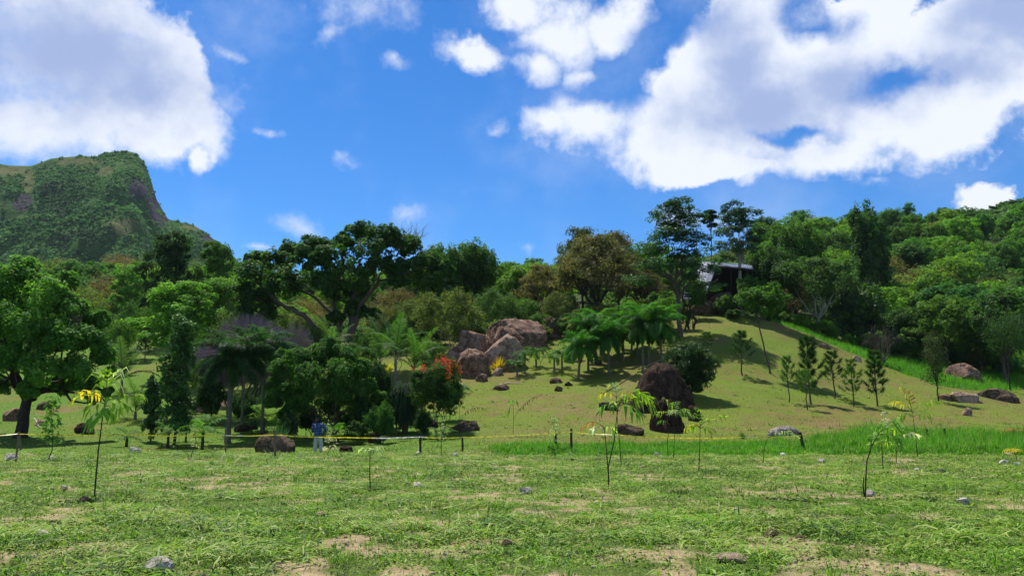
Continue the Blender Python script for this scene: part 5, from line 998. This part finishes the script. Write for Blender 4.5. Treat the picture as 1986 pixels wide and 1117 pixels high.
# ---------------------------------------------------------------- seedlings planted in the mown ground
def seedlings():
    rg = np.random.default_rng(44)
    DARKST = GREENST
    def stalk(e, pts, r0=.017, r1=.008, mat=None):
        P = np.array(pts); k = 9; s = np.linspace(0, len(P) - 1, k); P = np.stack([np.interp(s, range(len(P)), P[:, a]) for a in range(3)], 1)
        q = Q(); q.tube(P, np.linspace(r0, r1, k), 6, .5); link('stem', q.mesh('seedling_stem', [mat or DARKB], True), e)
    var = {}
    def fr(L, up, drop, n, ll, lw, key, tone=.5, hang=.6, sd=0):
        kk = (round(L, 2), up, drop, n, ll, lw, hang, sd)
        if kk not in var: var[kk] = frond_mesh('seedling_frond', L, up, drop, n, ll, lw, [LEAF, GREENST], 'flat', hang * 1.8, .010, sd, tone, .28, .22, .9, .75, .26)
        return var[kk]
    YG = (.23, .37, .03); Y = (.50, .42, .03); G = (.10, .25, .03); PG = (.36, .46, .18); BR = (.38, .20, .06); W = (.6, .62, .45)
    def seed(name, label, px, py, stems, cat='seedling'):
        "stems: list of (list of pixel points, [(at, azimuth deg in picture plane (0 right, 180 left, 90 away), L, up, drop, n, ll, lw, colour, hang)])"
        b = hit(px, py); d = b.y; e = tag(empty(name, b), label, cat)
        for pp, frs in stems:
            pts = [np.array(at(x, y, d)) - np.array(b) for x, y in pp]; pts[0][2] -= .05; stalk(e, pts)
            for (t, azi, L, up, drop, n, ll, lw, c, hang) in frs:
                f = t * (len(pts) - 1); i = min(int(f), len(pts) - 2); p = pts[i] + (pts[i + 1] - pts[i]) * (f - i)
                link('frond', fr(L, up, drop, max(4, int(n * .62)), ll * 1.4, lw * 1.35, 0, .5, hang, rg.integers(0, 3)), e, p, (0, 0, R(azi)), None, jit(c, .08))
    seed('palm_seedling', 'tallest leaning palm seedling with bright yellow-green drooping leaves at the left', 183, 962, [([(183, 962), (190, 880), (200, 800), (205, 770)], [
        (.95, 150, .75, 1.35, .9, 7, .34, .06, YG, .5), (.9, 170, .7, 1.05, 1.6, 7, .30, .055, Y, .8), (.9, 200, .7, .9, 1.9, 8, .3, .05, Y, .8), (1.0, 60, .7, 1.4, .7, 6, .36, .06, PG, .5),
        (.9, 10, .80, .7, 1.2, 9, .34, .055, YG, .7), (.85, -20, .62, .8, 2.0, 8, .36, .06, YG, .8), (.8, 350, .45, .3, 1.4, 7, .34, .05, YG, 1.0), (.85, 230, .4, .6, 2.2, 6, .3, .05, YG, 1.0), (1.0, 120, .6, 1.5, .3, 6, .3, .05, YG, .3), (.78, 300, .3, .2, 1.8, 6, .4, .06, G, 1.4)])])
    seed('fan_seedling', 'small seedling with an umbrella-like pale fan leaf and a yellow tag', 718, 946, [([(718, 946), (717, 910), (718, 872)], [(1, a, .22, .5, 1.0, 4, .22, .035, PG if a % 80 else W, .6) for a in (0, 40, 80, 125, 180, 220, 265, 310)])])
    seed('palm_seedling', 'many-stemmed palm seedling with long arching leaves, largest in the foreground right of centre', 1180, 950, [
        ([(1180, 950), (1180, 905), (1192, 850), (1196, 810), (1200, 782)], [(1, 15, 1.0, 1.0, 2.0, 10, .40, .055, YG, .8), (1, -15, .85, .6, 1.5, 9, .42, .06, YG, .9), (.95, 35, 1.05, .9, 1.5, 9, .36, .05, YG, .7), (.9, 200, .5, .8, 1.8, 8, .34, .06, G, 1.0), (.95, 320, .6, .4, 1.4, 8, .45, .06, G, 1.2)]),
        ([(1181, 930), (1176, 870), (1172, 830)], [(1, 170, .6, .9, 1.9, 7, .26, .045, BR, 1.0), (1, 40, .4, .7, 2.0, 6, .25, .05, PG, 1.0), (.95, 210, .4, .8, 1.8, 5, .22, .04, W, .9)])])
    seed('palm_seedling', 'tall palm seedling with a yellow and white crown behind the many-stemmed one', 1205, 905, [([(1205, 905), (1202, 860), (1196, 800), (1196, 772)], [(1, 160, .7, 1.0, 1.9, 8, .3, .05, Y, .8), (1, 100, .6, 1.4, .7, 7, .36, .055, PG, .4), (1, 20, .75, 1.0, 1.8, 8, .32, .05, Y, .9), (.9, 250, .5, .6, 1.6, 8, .34, .05, YG, .9), (.9, 330, .5, .9, 1.5, 7, .34, .05, YG, .8)])])
    seed('palm_seedling', 'untidy green palm seedling with thin leaves in front of the rock stump', 1306, 890, [([(1306, 890), (1308, 850), (1306, 806)], [(1, a, .85, u, dr, 10, .34, .035, c, .8) for a, u, dr, c in ((150, 1.4, .7, YG), (20, 1.0, 1.5, YG), (340, .8, 1.7, PG), (200, .8, 1.6, YG), (60, 1.3, 1.0, G), (0, .5, 1.0, YG), (260, .9, 1.6, PG))]), ([(1296, 884), (1294, 860), (1298, 822)], [(1, 180, .5, .9, 1.6, 6, .25, .03, G, .8)])])
    seed('palm_seedling', 'yellow-green palm seedling with one frond reaching right', 1355, 914, [([(1355, 914), (1357, 870), (1358, 826)], [(1, 5, .95, .75, .9, 8, .30, .06, YG, .6), (1, 30, .5, 1.2, 1.4, 7, .26, .05, YG, .9), (.97, 190, .5, .9, 2.0, 8, .3, .06, Y, 1.1), (.95, 160, .4, .9, 2.0, 7, .3, .06, YG, 1.1), (.95, 330, .4, .6, 2.0, 7, .28, .055, YG, 1.2), (1, 110, .6, 1.4, .4, 4, .26, .04, YG, .3)])])
    seed('palm_seedling', 'short palm seedling with one frond arching low to the right before the tall grass', 1480, 897, [([(1480, 897), (1482, 870), (1487, 852)], [(1, 5, 1.35, .75, 1.5, 16, .32, .035, PG, .7), (1, 20, 1.0, .6, 1.6, 12, .3, .035, G, .9)])])
    seed('palm_seedling', 'thin leaning seedling with broad leaves at its tip right of centre', 1678, 967, [([(1678, 967), (1679, 930), (1681, 895), (1690, 865), (1706, 838)], [(1, 5, .5, .9, .8, 7, .34, .045, G, .5), (1, 20, .45, .5, .8, 6, .36, .05, YG, .6), (.95, 340, .4, .3, 1.0, 6, .32, .06, G, .9), (.75, 50, .3, 1.2, .4, 3, .2, .05, G, .4)]), ([(1676, 962), (1674, 940), (1675, 925)], [])])
    seed('palm_seedling', 'low seedling with thin hanging leaves left of the tallest right-hand one', 1713, 911, [([(1713, 911), (1711, 880), (1710, 862)], [(1, a, .5, .8, 1.7, 9, .3, .03, c, .9) for a, c in ((0, PG), (30, YG), (180, G), (330, G), (210, YG))])])
    seed('palm_seedling', 'seedling with a broad white-lit leaf beside the low hanging one', 1738, 898, [([(1738, 898), (1738, 870), (1737, 848)], [(1, 355, .95, .5, .9, 6, .3, .09, W, .9), (1, 160, 1.0, 1.0, 1.2, 10, .36, .05, G, .7), (1, 40, .7, 1.2, .9, 8, .34, .05, G, .6), (.9, 200, .7, .5, 1.5, 9, .3, .04, YG, 1)])])
    seed('palm_seedling', 'tall golden palm seedling with a pale feathered frond to its right', 1780, 886, [([(1780, 886), (1775, 840), (1770, 800)], [(1, 5, 1.5, .95, 1.4, 12, .40, .05, YG, .8), (1, 150, 1.1, 1.45, .5, 12, .36, .05, Y, .4), (1, 170, 1.0, 1.1, 1.3, 12, .36, .05, Y, .7), (1, 100, 1.1, 1.4, .5, 10, .36, .05, BR, .4), (.9, 200, .8, .7, 1.6, 10, .36, .05, YG, .9), (.9, 320, .7, .6, 1.5, 9, .36, .05, YG, .9)])])
    seed('palm_seedling', 'tiny yellow seedling between pale stones near the right edge', 1972, 892, [([(1972, 892), (1970, 882), (1966, 874)], [(1, a, .35, .8, 1.6, 5, .2, .04, Y, .8) for a in (10, 90, 170, 260)])])
    seed('palm_seedling', 'seedling with orange-brown leaves near the right edge behind the tall grass', 1965, 852, [([(1965, 862), (1966, 845), (1966, 838)], [(1, a, .6, .9, 1.4, 7, .26, .04, BR, .8) for a in (10, 80, 150, 220, 300)])])
    DRY = (.16, .10, .05)
    seed('staked_palm', 'upright green palm spear with a dead brown frond on the brown slope', 995, 845, [([(995, 845), (996, 810), (995, 778)], [(1, 150, .35, 1.2, 2.6, 8, .3, .05, G, 1.4), (1, 20, .3, .9, 2.4, 7, .3, .05, G, 1.4), (.9, 200, .4, -.4, 1.0, 7, .5, .05, G, 1.6), (.45, 8, 2.4, 1.15, .9, 20, .28, .05, DRY, 1.4)])], 'palm')
    seed('staked_palm', 'palm spear with a dead frond beside the earth mound', 891, 846, [([(891, 846), (892, 810), (891, 788)], [(1, 160, .35, 1.1, 2.2, 7, .25, .05, PG, 1.2), (1, 20, .3, .9, 2.2, 7, .25, .05, G, 1.2), (.4, 5, 1.9, 1.25, 1.6, 16, .25, .05, DRY, 1.5)])], 'palm')
    # leafy saplings
    def leafy(name, label, px, py, top, w, c, n, size, seedn, cat='sapling', z0=.25, mat=None):
        b = hit(px, py); h = mpx(py - top, b.y); g = np.random.default_rng(seedn); q = Q(); t = Q(); W_ = mpx(w, b.y)
        t.tube(bent((0, 0, -.05), (g.uniform(-.08, .08), 0, h), g, 6, 0), np.linspace(.02, .006, 6), 5)
        P = []; N = []
        for i in range(n):
            z = h * (z0 + (1 - z0) * g.random()); a = g.uniform(0, 6.28); r = W_ / 2 * math.sqrt(g.random()) * (1 - .5 * z / h) + .02; P.append((math.cos(a) * r, math.sin(a) * r, z)); N.append((math.cos(a) * .5, math.sin(a) * .5, .8))
        q.quads(leaf_quads(np.array(P), np.array(N) + g.normal(0, .4, (n, 3)), size * g.uniform(.6, 1.2, n), .4, g), np.clip(g.normal(.5, .2, n), 0, 1))
        e = tag(empty(name, b), label, cat); link('stem', t.mesh('sapling_stem', [DARKB], True), e); link('foliage', q.mesh('sapling_leaves', [mat or LEAF]), e, color=c)
    leafy('leafy_sapling', 'sapling with large fresh leaves behind the tape right of the leafy tree', 92, 893, 772, 46, (.08, .20, .03), 170, .13, 1)
    leafy('leafy_sapling', 'pale thin sapling with grey-green leaves beside the middle stakes', 1077, 880, 812, 26, (.30, .38, .22), 60, .09, 2, z0=.35)
    leafy('leafy_sapling', 'very thin sapling with few leaves on the soil left of the double stakes', 858, 885, 812, 18, (.26, .30, .18), 30, .08, 3, z0=.4)
    leafy('leafy_sapling', 'twiggy pale sapling in front of the dark palm', 374, 890, 842, 22, (.30, .30, .24), 26, .07, 4, z0=.3)
    leafy('leafy_sapling', 'thin stemmed sapling with a few leaves below the columnar tree', 342, 877, 845, 20, (.12, .2, .06), 26, .08, 5, z0=.3)
    leafy('leafy_sapling', 'low leafy weed right of the middle stake', 1070, 884, 866, 22, (.05, .13, .02), 60, .08, 6, z0=.05)
    leafy('leafy_sapling', 'white-leaved seedling beyond the tallest golden seedling', 1722, 862, 800, 34, (.55, .55, .45), 40, .10, 7, z0=.3)
    leafy('leafy_sapling', 'sapling with round leaves left of the person beside the spiky plant', 640, 884, 845, 40, (.45, .40, .36), 34, .09, 8, z0=.2)
    leafy('leafy_sapling', 'pale-leaved young plant just right of the person', 638, 866, 820, 30, (.20, .30, .16), 50, .1, 9, z0=.2)
    # bright low palms on the left lawn
    for (px, d, hh, s, c, lb) in [(392, 46, .9, 1.2, (.06, .17, .02), 'fresh green young palm on a dark stem behind the tape'), (245, 48, .5, .85, (.05, .12, .03), 'short wispy palm on a dark stub behind the white stone'), (512, 58, .7, 1.2, (.12, .24, .02), 'bright yellow-green young palm right of the grey palm stem'), (360, 52, .9, 1.1, (.05, .13, .02), 'low green palm under the columnar tree'), (488, 56, .5, .9, (.03, .07, .02), 'low dark palm beside the bright yellow-green one'), (325, 47, .8, 1.0, (.07, .17, .03), 'upright pale green palm left of the fresh green one'), (860, 46.5, .2, .8, (.05, .12, .03), 'small grass palm near the earth mound'), (895, 68, .3, .9, (.06, .14, .03), 'small spiky palm above the pale rock'), (655, 47, .5, 1.1, (.06, .15, .02), 'bright slim palm among the stems of the bushy tree')]:
        b = gp(px, d); palm('low_palm', lb, 'palm', b, hh, 9, YOUNG, rg, .10 if d < 50 else .07, DARKB, c, None, scale=s * 1.35, tilt=.3)
    # tall pole-like bare stems by the feathery tree
    b = hit(1332, 640); e = tag(empty('cactus_stems', b), 'group of dark upright shaggy stems below the feathery tree', 'plant')
    for k in range(4):
        q = Q(); x = (k - 1.5) * .55; h = [3.4, 4.6, 4.0, 2.6][k]; q.tube(bent((x, 0, -.2), (x + .1, 0, h), rg, 6, 0), [.12, .14, .15, .14, .13, .06], 6)
        n = 260; zz = rg.uniform(.2, h, n); a = rg.uniform(0, 6.28, n); P = np.stack([x + np.cos(a) * .15, np.sin(a) * .15, zz], 1); q.quads(leaf_quads(P, rg.normal(size=(n, 3)), .10, .3, rg), rg.uniform(.2, .8, n), 1); link('stem', q.mesh('shaggy_stem', [DARKB, leafmat('stem_tuft', .1, .8, .1, own=(.035, .06, .02))] if k == 0 else [DARKB, bpy.data.materials['stem_tuft']]), e)
seedlings()
# ---------------------------------------------------------------- stakes and tape
def stakes():
    WOOD = plain('weathered_wood', (.17, .12, .08), .9, .1, 0, .35, 14); WD = plain('dark_wood', (.055, .042, .032), .9, .1, 0, .35, 14)
    lst = [(30, 895, 838, 37, 4, WOOD, 'light wooden stake at the left end of the tape'), (437, 878, 830, 438, 4, WOOD, 'light wooden stake in front of the dark palm stem'), (533, 888, 833, 534, 5, WOOD, 'wooden stake in front of the rounded boulders'), (815, 881, 838, 815, 4.5, WD, 'dark stake on bare soil with a white stone at its foot'), (897, 877, 846, 897, 4, WD, 'short dark stake right of the one on bare soil'), (1108, 880, 831, 1108, 4.5, WD, 'dark stake at the left start of the tall grass'), (1078, 876, 838, 1078, 4, WD, 'thin stake beside the pale sapling'), (1560, 878, 838, 1552, 6, WD, 'leaning dark stake at the right end of the tape'), (1800, 857, 832, 1798, 4, WD, 'thin stake in the tall grass, left one of the pair'), (1833, 862, 831, 1832, 4, WD, 'thin stake in the tall grass, right one of the pair'), (40, 872, 842, 38, 4, WOOD, 'small stake just behind the leftmost stake'), (1516, 846, 832, 1515, 5, WD, 'short dark peg by the pale rock slab')]
    tops = {}
    for (px, py, top, tx, w, m, lb) in lst:
        b = hit(px, py); t = at(tx, top, b.y); v = np.array(t) - np.array(b); r = mpx(w, b.y) / 2; q = Q(); P = np.array([-v * .12, v * .35 + [.006, 0, 0], v * .7 - [.004, 0, 0], v]); q.tube(P, [r, r * 1.05, r, r * .9], 4, .5); q.tube(np.array([v, v * 1.015]), [r * .9, r * .25], 4, .5)
        tag(link('wooden_stake', q.mesh('wooden_stake', [m]), None, b, (0, 0, 0)), lb, 'stake'); tops[px] = (b, t)
    # tape
    m, T, out = newmat('caution_tape'); u = T.attr('along'); 
    ph = T.math('FRACT', T.math('MULTIPLY', u, 2.6)); letters = T.math('MULTIPLY', T.math('GREATER_THAN', T.noise(T.vmath('MULTIPLY', T.node('ShaderNodeTexCoord').outputs['Object'], (14, 14, 40)), 1.6, 2, .5), .52), T.math('GREATER_THAN', ph, .35))
    big = T.rng(T.noise(T.vmath('MULTIPLY', T.node('ShaderNodeTexCoord').outputs['Object'], (1, 1, 1)), .28, 2, .5), .56, .60); yel = T.mix(big, (.80, .70, .03, 1), (.82, .82, .74, 1)); c = T.mix(T.math('MULTIPLY', letters, .85), yel, (.03, .03, .025, 1))
    p = bsdf(T, c, .35, .5); tr = T.node('ShaderNodeBsdfTranslucent'); T.l.new(c, tr.inputs[0]); mx = T.node('ShaderNodeMixShader'); mx.inputs[0].default_value = .3; T.l.new(p, mx.inputs[1]); T.l.new(tr.outputs[0], mx.inputs[2]); T.l.new(mx.outputs[0], out.inputs[0])
    nodes = [(-140, 852, 28), (34, 841, tops[30][0].y - .05), (250, 843, 32.5), (437, 844, tops[437][0].y - .05), (533, 843, tops[533][0].y - .06), (670, 848, 33), (815, 847, tops[815][0].y - .06), (897, 848, tops[897][0].y - .06), (1108, 837, tops[1108][0].y - .06), (1200, 843, 35), (1330, 849, 35.4), (1450, 847, 35.6), (1554, 844, tops[1560][0].y - .06)]
    P = np.array([at(*n_) for n_ in nodes]); k = 12 * (len(P) - 1) + 1; s = np.linspace(0, len(P) - 1, k); C = np.stack([np.interp(s, range(len(P)), P[:, a]) for a in range(3)], 1)
    fr_ = s - np.floor(s); C[:, 2] -= .035 * 4 * fr_ * (1 - fr_); rg = np.random.default_rng(2); C[:, 2] += rg.normal(0, .004, k)
    tw = fbm(s * .9, 0, 0, 3, 7) * 5 - 2.2; al = np.concatenate([[0], np.cumsum(np.linalg.norm(np.diff(C, axis=0), axis=1))])
    off = np.stack([np.zeros(k), np.sin(tw) * .022, np.cos(tw * .6) * .024], 1); V = np.concatenate([C - off, C + off]); F = [(i, i + 1, k + i + 1, k + i) for i in range(k - 1)]
    q = Q(); q.grid(V, F); me = q.mesh('barrier_tape', [m]); a_ = me.attributes.new('along', 'FLOAT', 'POINT'); a_.data.foreach_set('value', np.concatenate([al, al]).astype(np.float32))
    tag(link('barrier_tape', me), 'yellow and white barrier tape with dark lettering strung between the stakes', 'tape')
stakes()
# ---------------------------------------------------------------- sticks and poles
def sticks():
    WD = bpy.data.materials['dark_wood']; TW = bpy.data.materials['grey_twig']; BL = plain('bleached_wood', (.42, .36, .30), .8, .2, 0, .2)
    def stick(pp, r, m, lb, name='fallen_branch', on=True, twigs=0):
        P = []
        for x, y in pp: h_ = hit(x, y); P.append(np.array(h_) + [0, 0, r * 1.1])
        P = np.array(P); b = P[0].copy(); P = P - b; k = 4 * (len(P) - 1) + 1; s = np.linspace(0, len(P) - 1, k); C = np.stack([np.interp(s, range(len(P)), P[:, a]) for a in range(3)], 1); g = np.random.default_rng(int(pp[0][0])); C[1:-1, :2] += g.normal(0, r * 1.2, (k - 2, 2)); q = Q(); q.tube(C, np.linspace(r, r * .4, k), 5, .5)
        for _ in range(twigs): i = g.integers(1, k - 1); q.tube(np.array([C[i], C[i] + g.normal(0, .12, 3) + [0, 0, .05]]), [r * .4, r * .15], 4, .5)
        tag(link(name, q.mesh(name, [m], True), None, b), lb, 'branch')
    stick([(1455, 1003), (1500, 1002), (1530, 1008), (1545, 1008), (1560, 1002), (1590, 1002)], .018, TW, 'long wavy dead twig lying on the cut grass', twigs=3)
    stick([(1485, 969), (1520, 971), (1560, 974), (1595, 978)], .03, WD, 'straight dark branch behind the wavy twig', twigs=3)
    stick([(1368, 994), (1380, 985), (1392, 992)], .012, WD, 'small curved twig left of the wavy one', twigs=2)
    stick([(1040, 985), (1046, 1000)], .012, WD, 'short upright-looking twig in the middle of the cut grass', twigs=1)
    stick([(968, 748), (985, 744), (1012, 745)], .07, BL, 'bleached driftwood stick on the brown slope', twigs=2)
    stick([(66, 812), (82, 832)], .05, BL, 'pale pole leaning near the leafy tree trunk'); stick([(1850, 844), (1888, 846)], .09, bpy.data.materials['weathered_wood'], 'short log lying in the tall grass')
    # long poles propped on the boulder
    for (a, b_, lb) in [((1168, 764, 50), (1238, 722, 54.5), 'thin pole propped against the left side of the huge boulder'), ((1238, 716, 56), (1282, 698, 58), 'thin pole leaning above the huge boulder'), ((1168, 790, 48), (1230, 765, 50), 'second thin pole lying at the left of the huge boulder')]:
        A, B = np.array(at(*a)), np.array(at(*b_)); q = Q(); q.tube(np.array([A * 0, (B - A) * .5 + [0, 0, -.04], B - A]), [.045, .04, .03], 5, .5); tag(link('pole', q.mesh('pole', [WD], True), None, A), lb, 'pole')
sticks()
# ---------------------------------------------------------------- shed
def shed():
    ROOF = None; m, T, out = newmat('corrugated_metal'); n = T.noise(T.node('ShaderNodeTexCoord').outputs['Object'], 1.2, 5, .6); c = T.mix(T.rng(n, .4, .7), (.12, .135, .175, 1), (.06, .06, .08, 1)); b = T.node('ShaderNodeBsdfPrincipled'); T.l.new(c, b.inputs['Base Color']); b.inputs['Metallic'].default_value = .35; b.inputs['Roughness'].default_value = .38; T.l.new(b.outputs[0], out.inputs[0]); ROOF = m
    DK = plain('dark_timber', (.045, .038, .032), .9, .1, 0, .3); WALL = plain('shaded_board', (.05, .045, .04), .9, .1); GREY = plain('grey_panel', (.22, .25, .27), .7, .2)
    d0 = 103; o = gp(1395, d0); o.z = at(1395, 590, d0).z; e = tag(empty('shed', o), 'open shed with steep grey metal roof and dark interior on the mound top', 'shed')
    def L(px, py, d): return np.array(at(px, py, d)) - np.array(o)
    def sheet(A, B, C, D, amp=.05, waves=9, name='roof_sheet', mat=None, th=.02):
        "corrugated sheet: A-B top edge, D-C bottom edge; ribs run from top to bottom"
        A, B, C, D = map(np.array, (A, B, C, D)); nn = unit(np.cross(B - A, D - A)); k = waves * 6 + 1; q = Q(); V = []
        for t in np.linspace(0, 1, k): w = amp * math.sin(t * waves * 6.283); V += [A + (B - A) * t + nn * w, D + (C - D) * t + nn * w]
        V = np.array(V); F = [(2 * i, 2 * i + 2, 2 * i + 3, 2 * i + 1) for i in range(k - 1)]; n0 = len(V); V = np.concatenate([V, V - nn * th]); F += [(a + n0, d_ + n0, c_ + n0, b_ + n0) for a, b_, c_, d_ in F]
        q.grid(V, F); link(name, q.mesh(name, [mat or ROOF]), e)
    # steep left side: runs back from the front edge, ridge at the top
    top0, top1 = L(1390, 516, 101), L(1362, 508, 112); bot0, bot1 = L(1365, 580, 99), L(1330, 560, 110)
    for k in range(5):
        a, b_ = k / 5, (k + .94) / 5; off = np.array([0, 0, .03 * (k % 2)])
        sheet(top0 + (top1 - top0) * a + off, top0 + (top1 - top0) * b_ + off, bot0 + (bot1 - bot0) * b_ + off, bot0 + (bot1 - bot0) * a + off, .035, 4)
    # nearly flat right side
    r0, r1 = L(1462, 523, 100), L(1458, 514, 112)
    for k in range(5):
        a, b_ = k / 5, (k + .96) / 5; off = np.array([0, 0, .04 + .03 * (k % 2)])
        sheet(top0 + (r0 - top0) * a + off, top0 + (r0 - top0) * b_ + off, top1 + (r1 - top1) * b_ + off, top1 + (r1 - top1) * a + off, .035, 4)
    def beam(A, B, r, name='post', mat=DK): q = Q(); q.tube(np.array([A, (np.array(A) + B) / 2, B]), r, 4, .5); link(name, q.mesh(name, [mat]), e)
    for px in (1392, 1418, 1446, 1458): beam(L(px, 596, 101.3), L(px, 521, 101.3), .08)
    for px in (1400, 1454): beam(L(px, 592, 111), L(px, 517, 111), .08)
    beam(top0 + [0, .2, -.12], r0 + [0, .2, -.12], .09, 'beam'); beam(L(1374, 566, 100.4), L(1392, 520, 100.9), .06, 'beam'); beam(L(1372, 556, 101), L(1392, 541, 101), .05, 'brace', plain('pale_timber', (.30, .24, .18))); beam(L(1380, 531, 101.1), L(1397, 531, 101.1), .04, 'brace', bpy.data.materials['pale_timber'])
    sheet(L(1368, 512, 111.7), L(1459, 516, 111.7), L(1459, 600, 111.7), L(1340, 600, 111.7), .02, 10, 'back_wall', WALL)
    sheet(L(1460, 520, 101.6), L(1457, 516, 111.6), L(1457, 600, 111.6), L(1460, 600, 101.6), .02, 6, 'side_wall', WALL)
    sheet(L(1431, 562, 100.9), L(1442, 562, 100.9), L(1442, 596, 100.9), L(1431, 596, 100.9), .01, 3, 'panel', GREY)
    # loose sheets on the ground at the left
    for k, (y0, y1) in enumerate([(555, 561), (564, 569), (571, 580)]):
        o2 = np.array(at(1326, y0, 98 - k * .7)); P = [np.array(at(*p)) - o2 for p in ((1327, y0, 98.6 - k * .7), (1342, y0, 98.6 - k * .7), (1340, y1, 97 - k * .7), (1324, y1, 97 - k * .7))]; nn = unit(np.cross(P[1] - P[0], P[3] - P[0])) * .03
        q = Q(); q.grid(np.array(P + [p - nn for p in P]), [(0, 1, 2, 3), (7, 6, 5, 4), (0, 4, 5, 1), (1, 5, 6, 2), (2, 6, 7, 3), (3, 7, 4, 0)])
        tag(link('metal_sheet', q.mesh('metal_sheet', [ROOF]), None, o2), ['topmost pale metal sheet propped left of the shed', 'middle pale metal sheet propped left of the shed', 'lowest and largest pale metal sheet left of the shed'][k], 'sheet')
shed()
# ---------------------------------------------------------------- person, seen from behind
def person():
    b = gp(616, 38.6) - Vector((0, 0, .08)); e = tag(empty('person', b, 0, (1.06, 1.06, 1.06)), 'person seen from behind in blue checked shirt, pale trousers and dark cap', 'person')
    SK = plain('brown_skin', (.075, .04, .027), .55, .3, 0, .06); TR = plain('pale_trousers', (.40, .40, .40), .9, .1, 0, .12); CAP = plain('dark_cap', (.018, .018, .03), .8, .2)
    m, T, out = newmat('blue_check'); v = T.node('ShaderNodeTexCoord').outputs['Object']; s = T.node('ShaderNodeSeparateXYZ'); T.l.new(v, s.inputs[0])
    def band(k, f, w): return T.math('GREATER_THAN', T.math('SINE', T.math('MULTIPLY', s.outputs[k], f)), w)
    ch = T.math('ADD', T.math('MULTIPLY', band(0, 62, .1), .5), T.math('MULTIPLY', band(2, 62, .1), .5)); c = T.mix(ch, (.014, .026, .075, 1), (.055, .10, .22, 1)); c = T.mix(T.math('MULTIPLY', T.rng(T.noise(v, 9, 5, .6), .5, .66), .5), c, (.26, .33, .48, 1)); T.l.new(bsdf(T, c, .85, .1, bump(T, T.noise(v, 7, 3, .5), .04)), out.inputs[0]); SH = m
    def mk(name, verts, edges, mat, parent, root=0, sub=2):
        me = bpy.data.meshes.new(name); bm = bmesh.new(); ly = bm.verts.layers.skin.verify(); vs = [bm.verts.new(x[:3]) for x in verts]
        for a, c_ in edges: bm.edges.new((vs[a], vs[c_]))
        for i, v_ in enumerate(vs): v_[ly].radius = (verts[i][3], verts[i][4] if len(verts[i]) > 4 else verts[i][3]); v_[ly].use_root = (i == root)
        bm.to_mesh(me); bm.free(); me.materials.append(mat); o = link(name, me, parent); o.modifiers.new('skin', 'SKIN').use_smooth_shade = True; sb = o.modifiers.new('sub', 'SUBSURF'); sb.levels = sub; sb.render_levels = sub; return o
    # x right, y away from the camera; leaning forward and to the left
    V = [(0, 0, .92, .15, .11), (-.02, .05, 1.12, .14, .10), (-.05, .13, 1.32, .17, .11), (-.08, .18, 1.42, .08, .07), (-.13, .24, 1.52, .055, .055), (-.16, .28, 1.60, .085, .095), (-.17, .29, 1.69, .08, .09),
         (-.25, .16, 1.37, .055), (-.33, .20, 1.12, .045), (-.28, .42, 1.02, .033), (-.26, .50, 1.01, .026), (.15, .14, 1.39, .055), (.27, .15, 1.13, .045), (.22, .37, 1.0, .033), (.20, .45, .98, .026),
         (-.09, 0, .84, .09), (-.12, .03, .48, .065), (-.13, 0, .10, .045), (-.13, .12, .03, .04), (.09, 0, .84, .09), (.14, .03, .48, .065), (.15, 0, .10, .045), (.16, .12, .03, .04)]
    E = [(0, 1), (1, 2), (2, 3), (3, 4), (4, 5), (5, 6), (2, 7), (7, 8), (8, 9), (9, 10), (2, 11), (11, 12), (12, 13), (13, 14), (0, 15), (15, 16), (16, 17), (17, 18), (0, 19), (19, 20), (20, 21), (21, 22)]
    for hx, hy, hz in ((-.26, .50, 1.01), (.20, .45, .98)):
        w = 10 if hx < 0 else 14; n = len(V); V.append((hx + .0, hy + .07, hz - .02, .028, .018)); E.append((w, n))
        for k, (dx, ln) in enumerate(((-.03, .075), (-.010, .085), (.010, .08), (.028, .06))):
            V.append((hx + dx, hy + .07 + ln * .5, hz - .03, .009)); V.append((hx + dx, hy + .07 + ln * .8, hz - .03 - ln * .5, .008)); E += [(n, n + 1 + 2 * k), (n + 1 + 2 * k, n + 2 + 2 * k)]
        sgn = 1 if hx < 0 else -1; V.append((hx + sgn * .04, hy + .06, hz - .01, .01)); V.append((hx + sgn * .05, hy + .10, hz - .03, .009)); E += [(n, n + 9), (n + 9, n + 10)]
    mk('body', V, E, SK, e, 0, 2)
    S = [(0, -.01, .70, .23, .17), (-.01, .02, .98, .20, .155), (-.03, .08, 1.16, .20, .15), (-.05, .13, 1.32, .215, .15), (-.075, .17, 1.41, .12, .10), (-.26, .16, 1.36, .085), (-.34, .20, 1.12, .070), (-.30, .36, 1.05, .055), (.16, .14, 1.38, .085), (.28, .15, 1.13, .070), (.24, .31, 1.03, .055)]
    mk('shirt', S, [(0, 1), (1, 2), (2, 3), (3, 4), (3, 5), (5, 6), (6, 7), (3, 8), (8, 9), (9, 10)], SH, e, 0, 2)
    Tz = [(0, 0, .88, .15, .12), (-.09, 0, .78, .115), (-.12, .03, .46, .095), (-.13, 0, .13, .085), (.09, 0, .78, .115), (.14, .03, .46, .095), (.15, 0, .13, .085)]
    mk('trousers', Tz, [(0, 1), (1, 2), (2, 3), (0, 4), (4, 5), (5, 6)], TR, e, 0, 2)
    C = [(-.165, .285, 1.70, .102, .108), (-.165, .29, 1.77, .075, .085)]; mk('cap', C + [(-.19, .40, 1.69, .06, .02)], [(0, 1), (0, 2)], CAP, e, 0, 2)
    for sx, r_ in ((-.13, 0), (.15, 0)):
        q = Q(); q.tube(np.array([(sx, -.08, .05), (sx, .0, .06), (sx, .10, .05), (sx, .17, .035)]), [.035, .05, .05, .035], 8, .5); link('shoe', q.mesh('shoe', [CAP], True), e)
person()
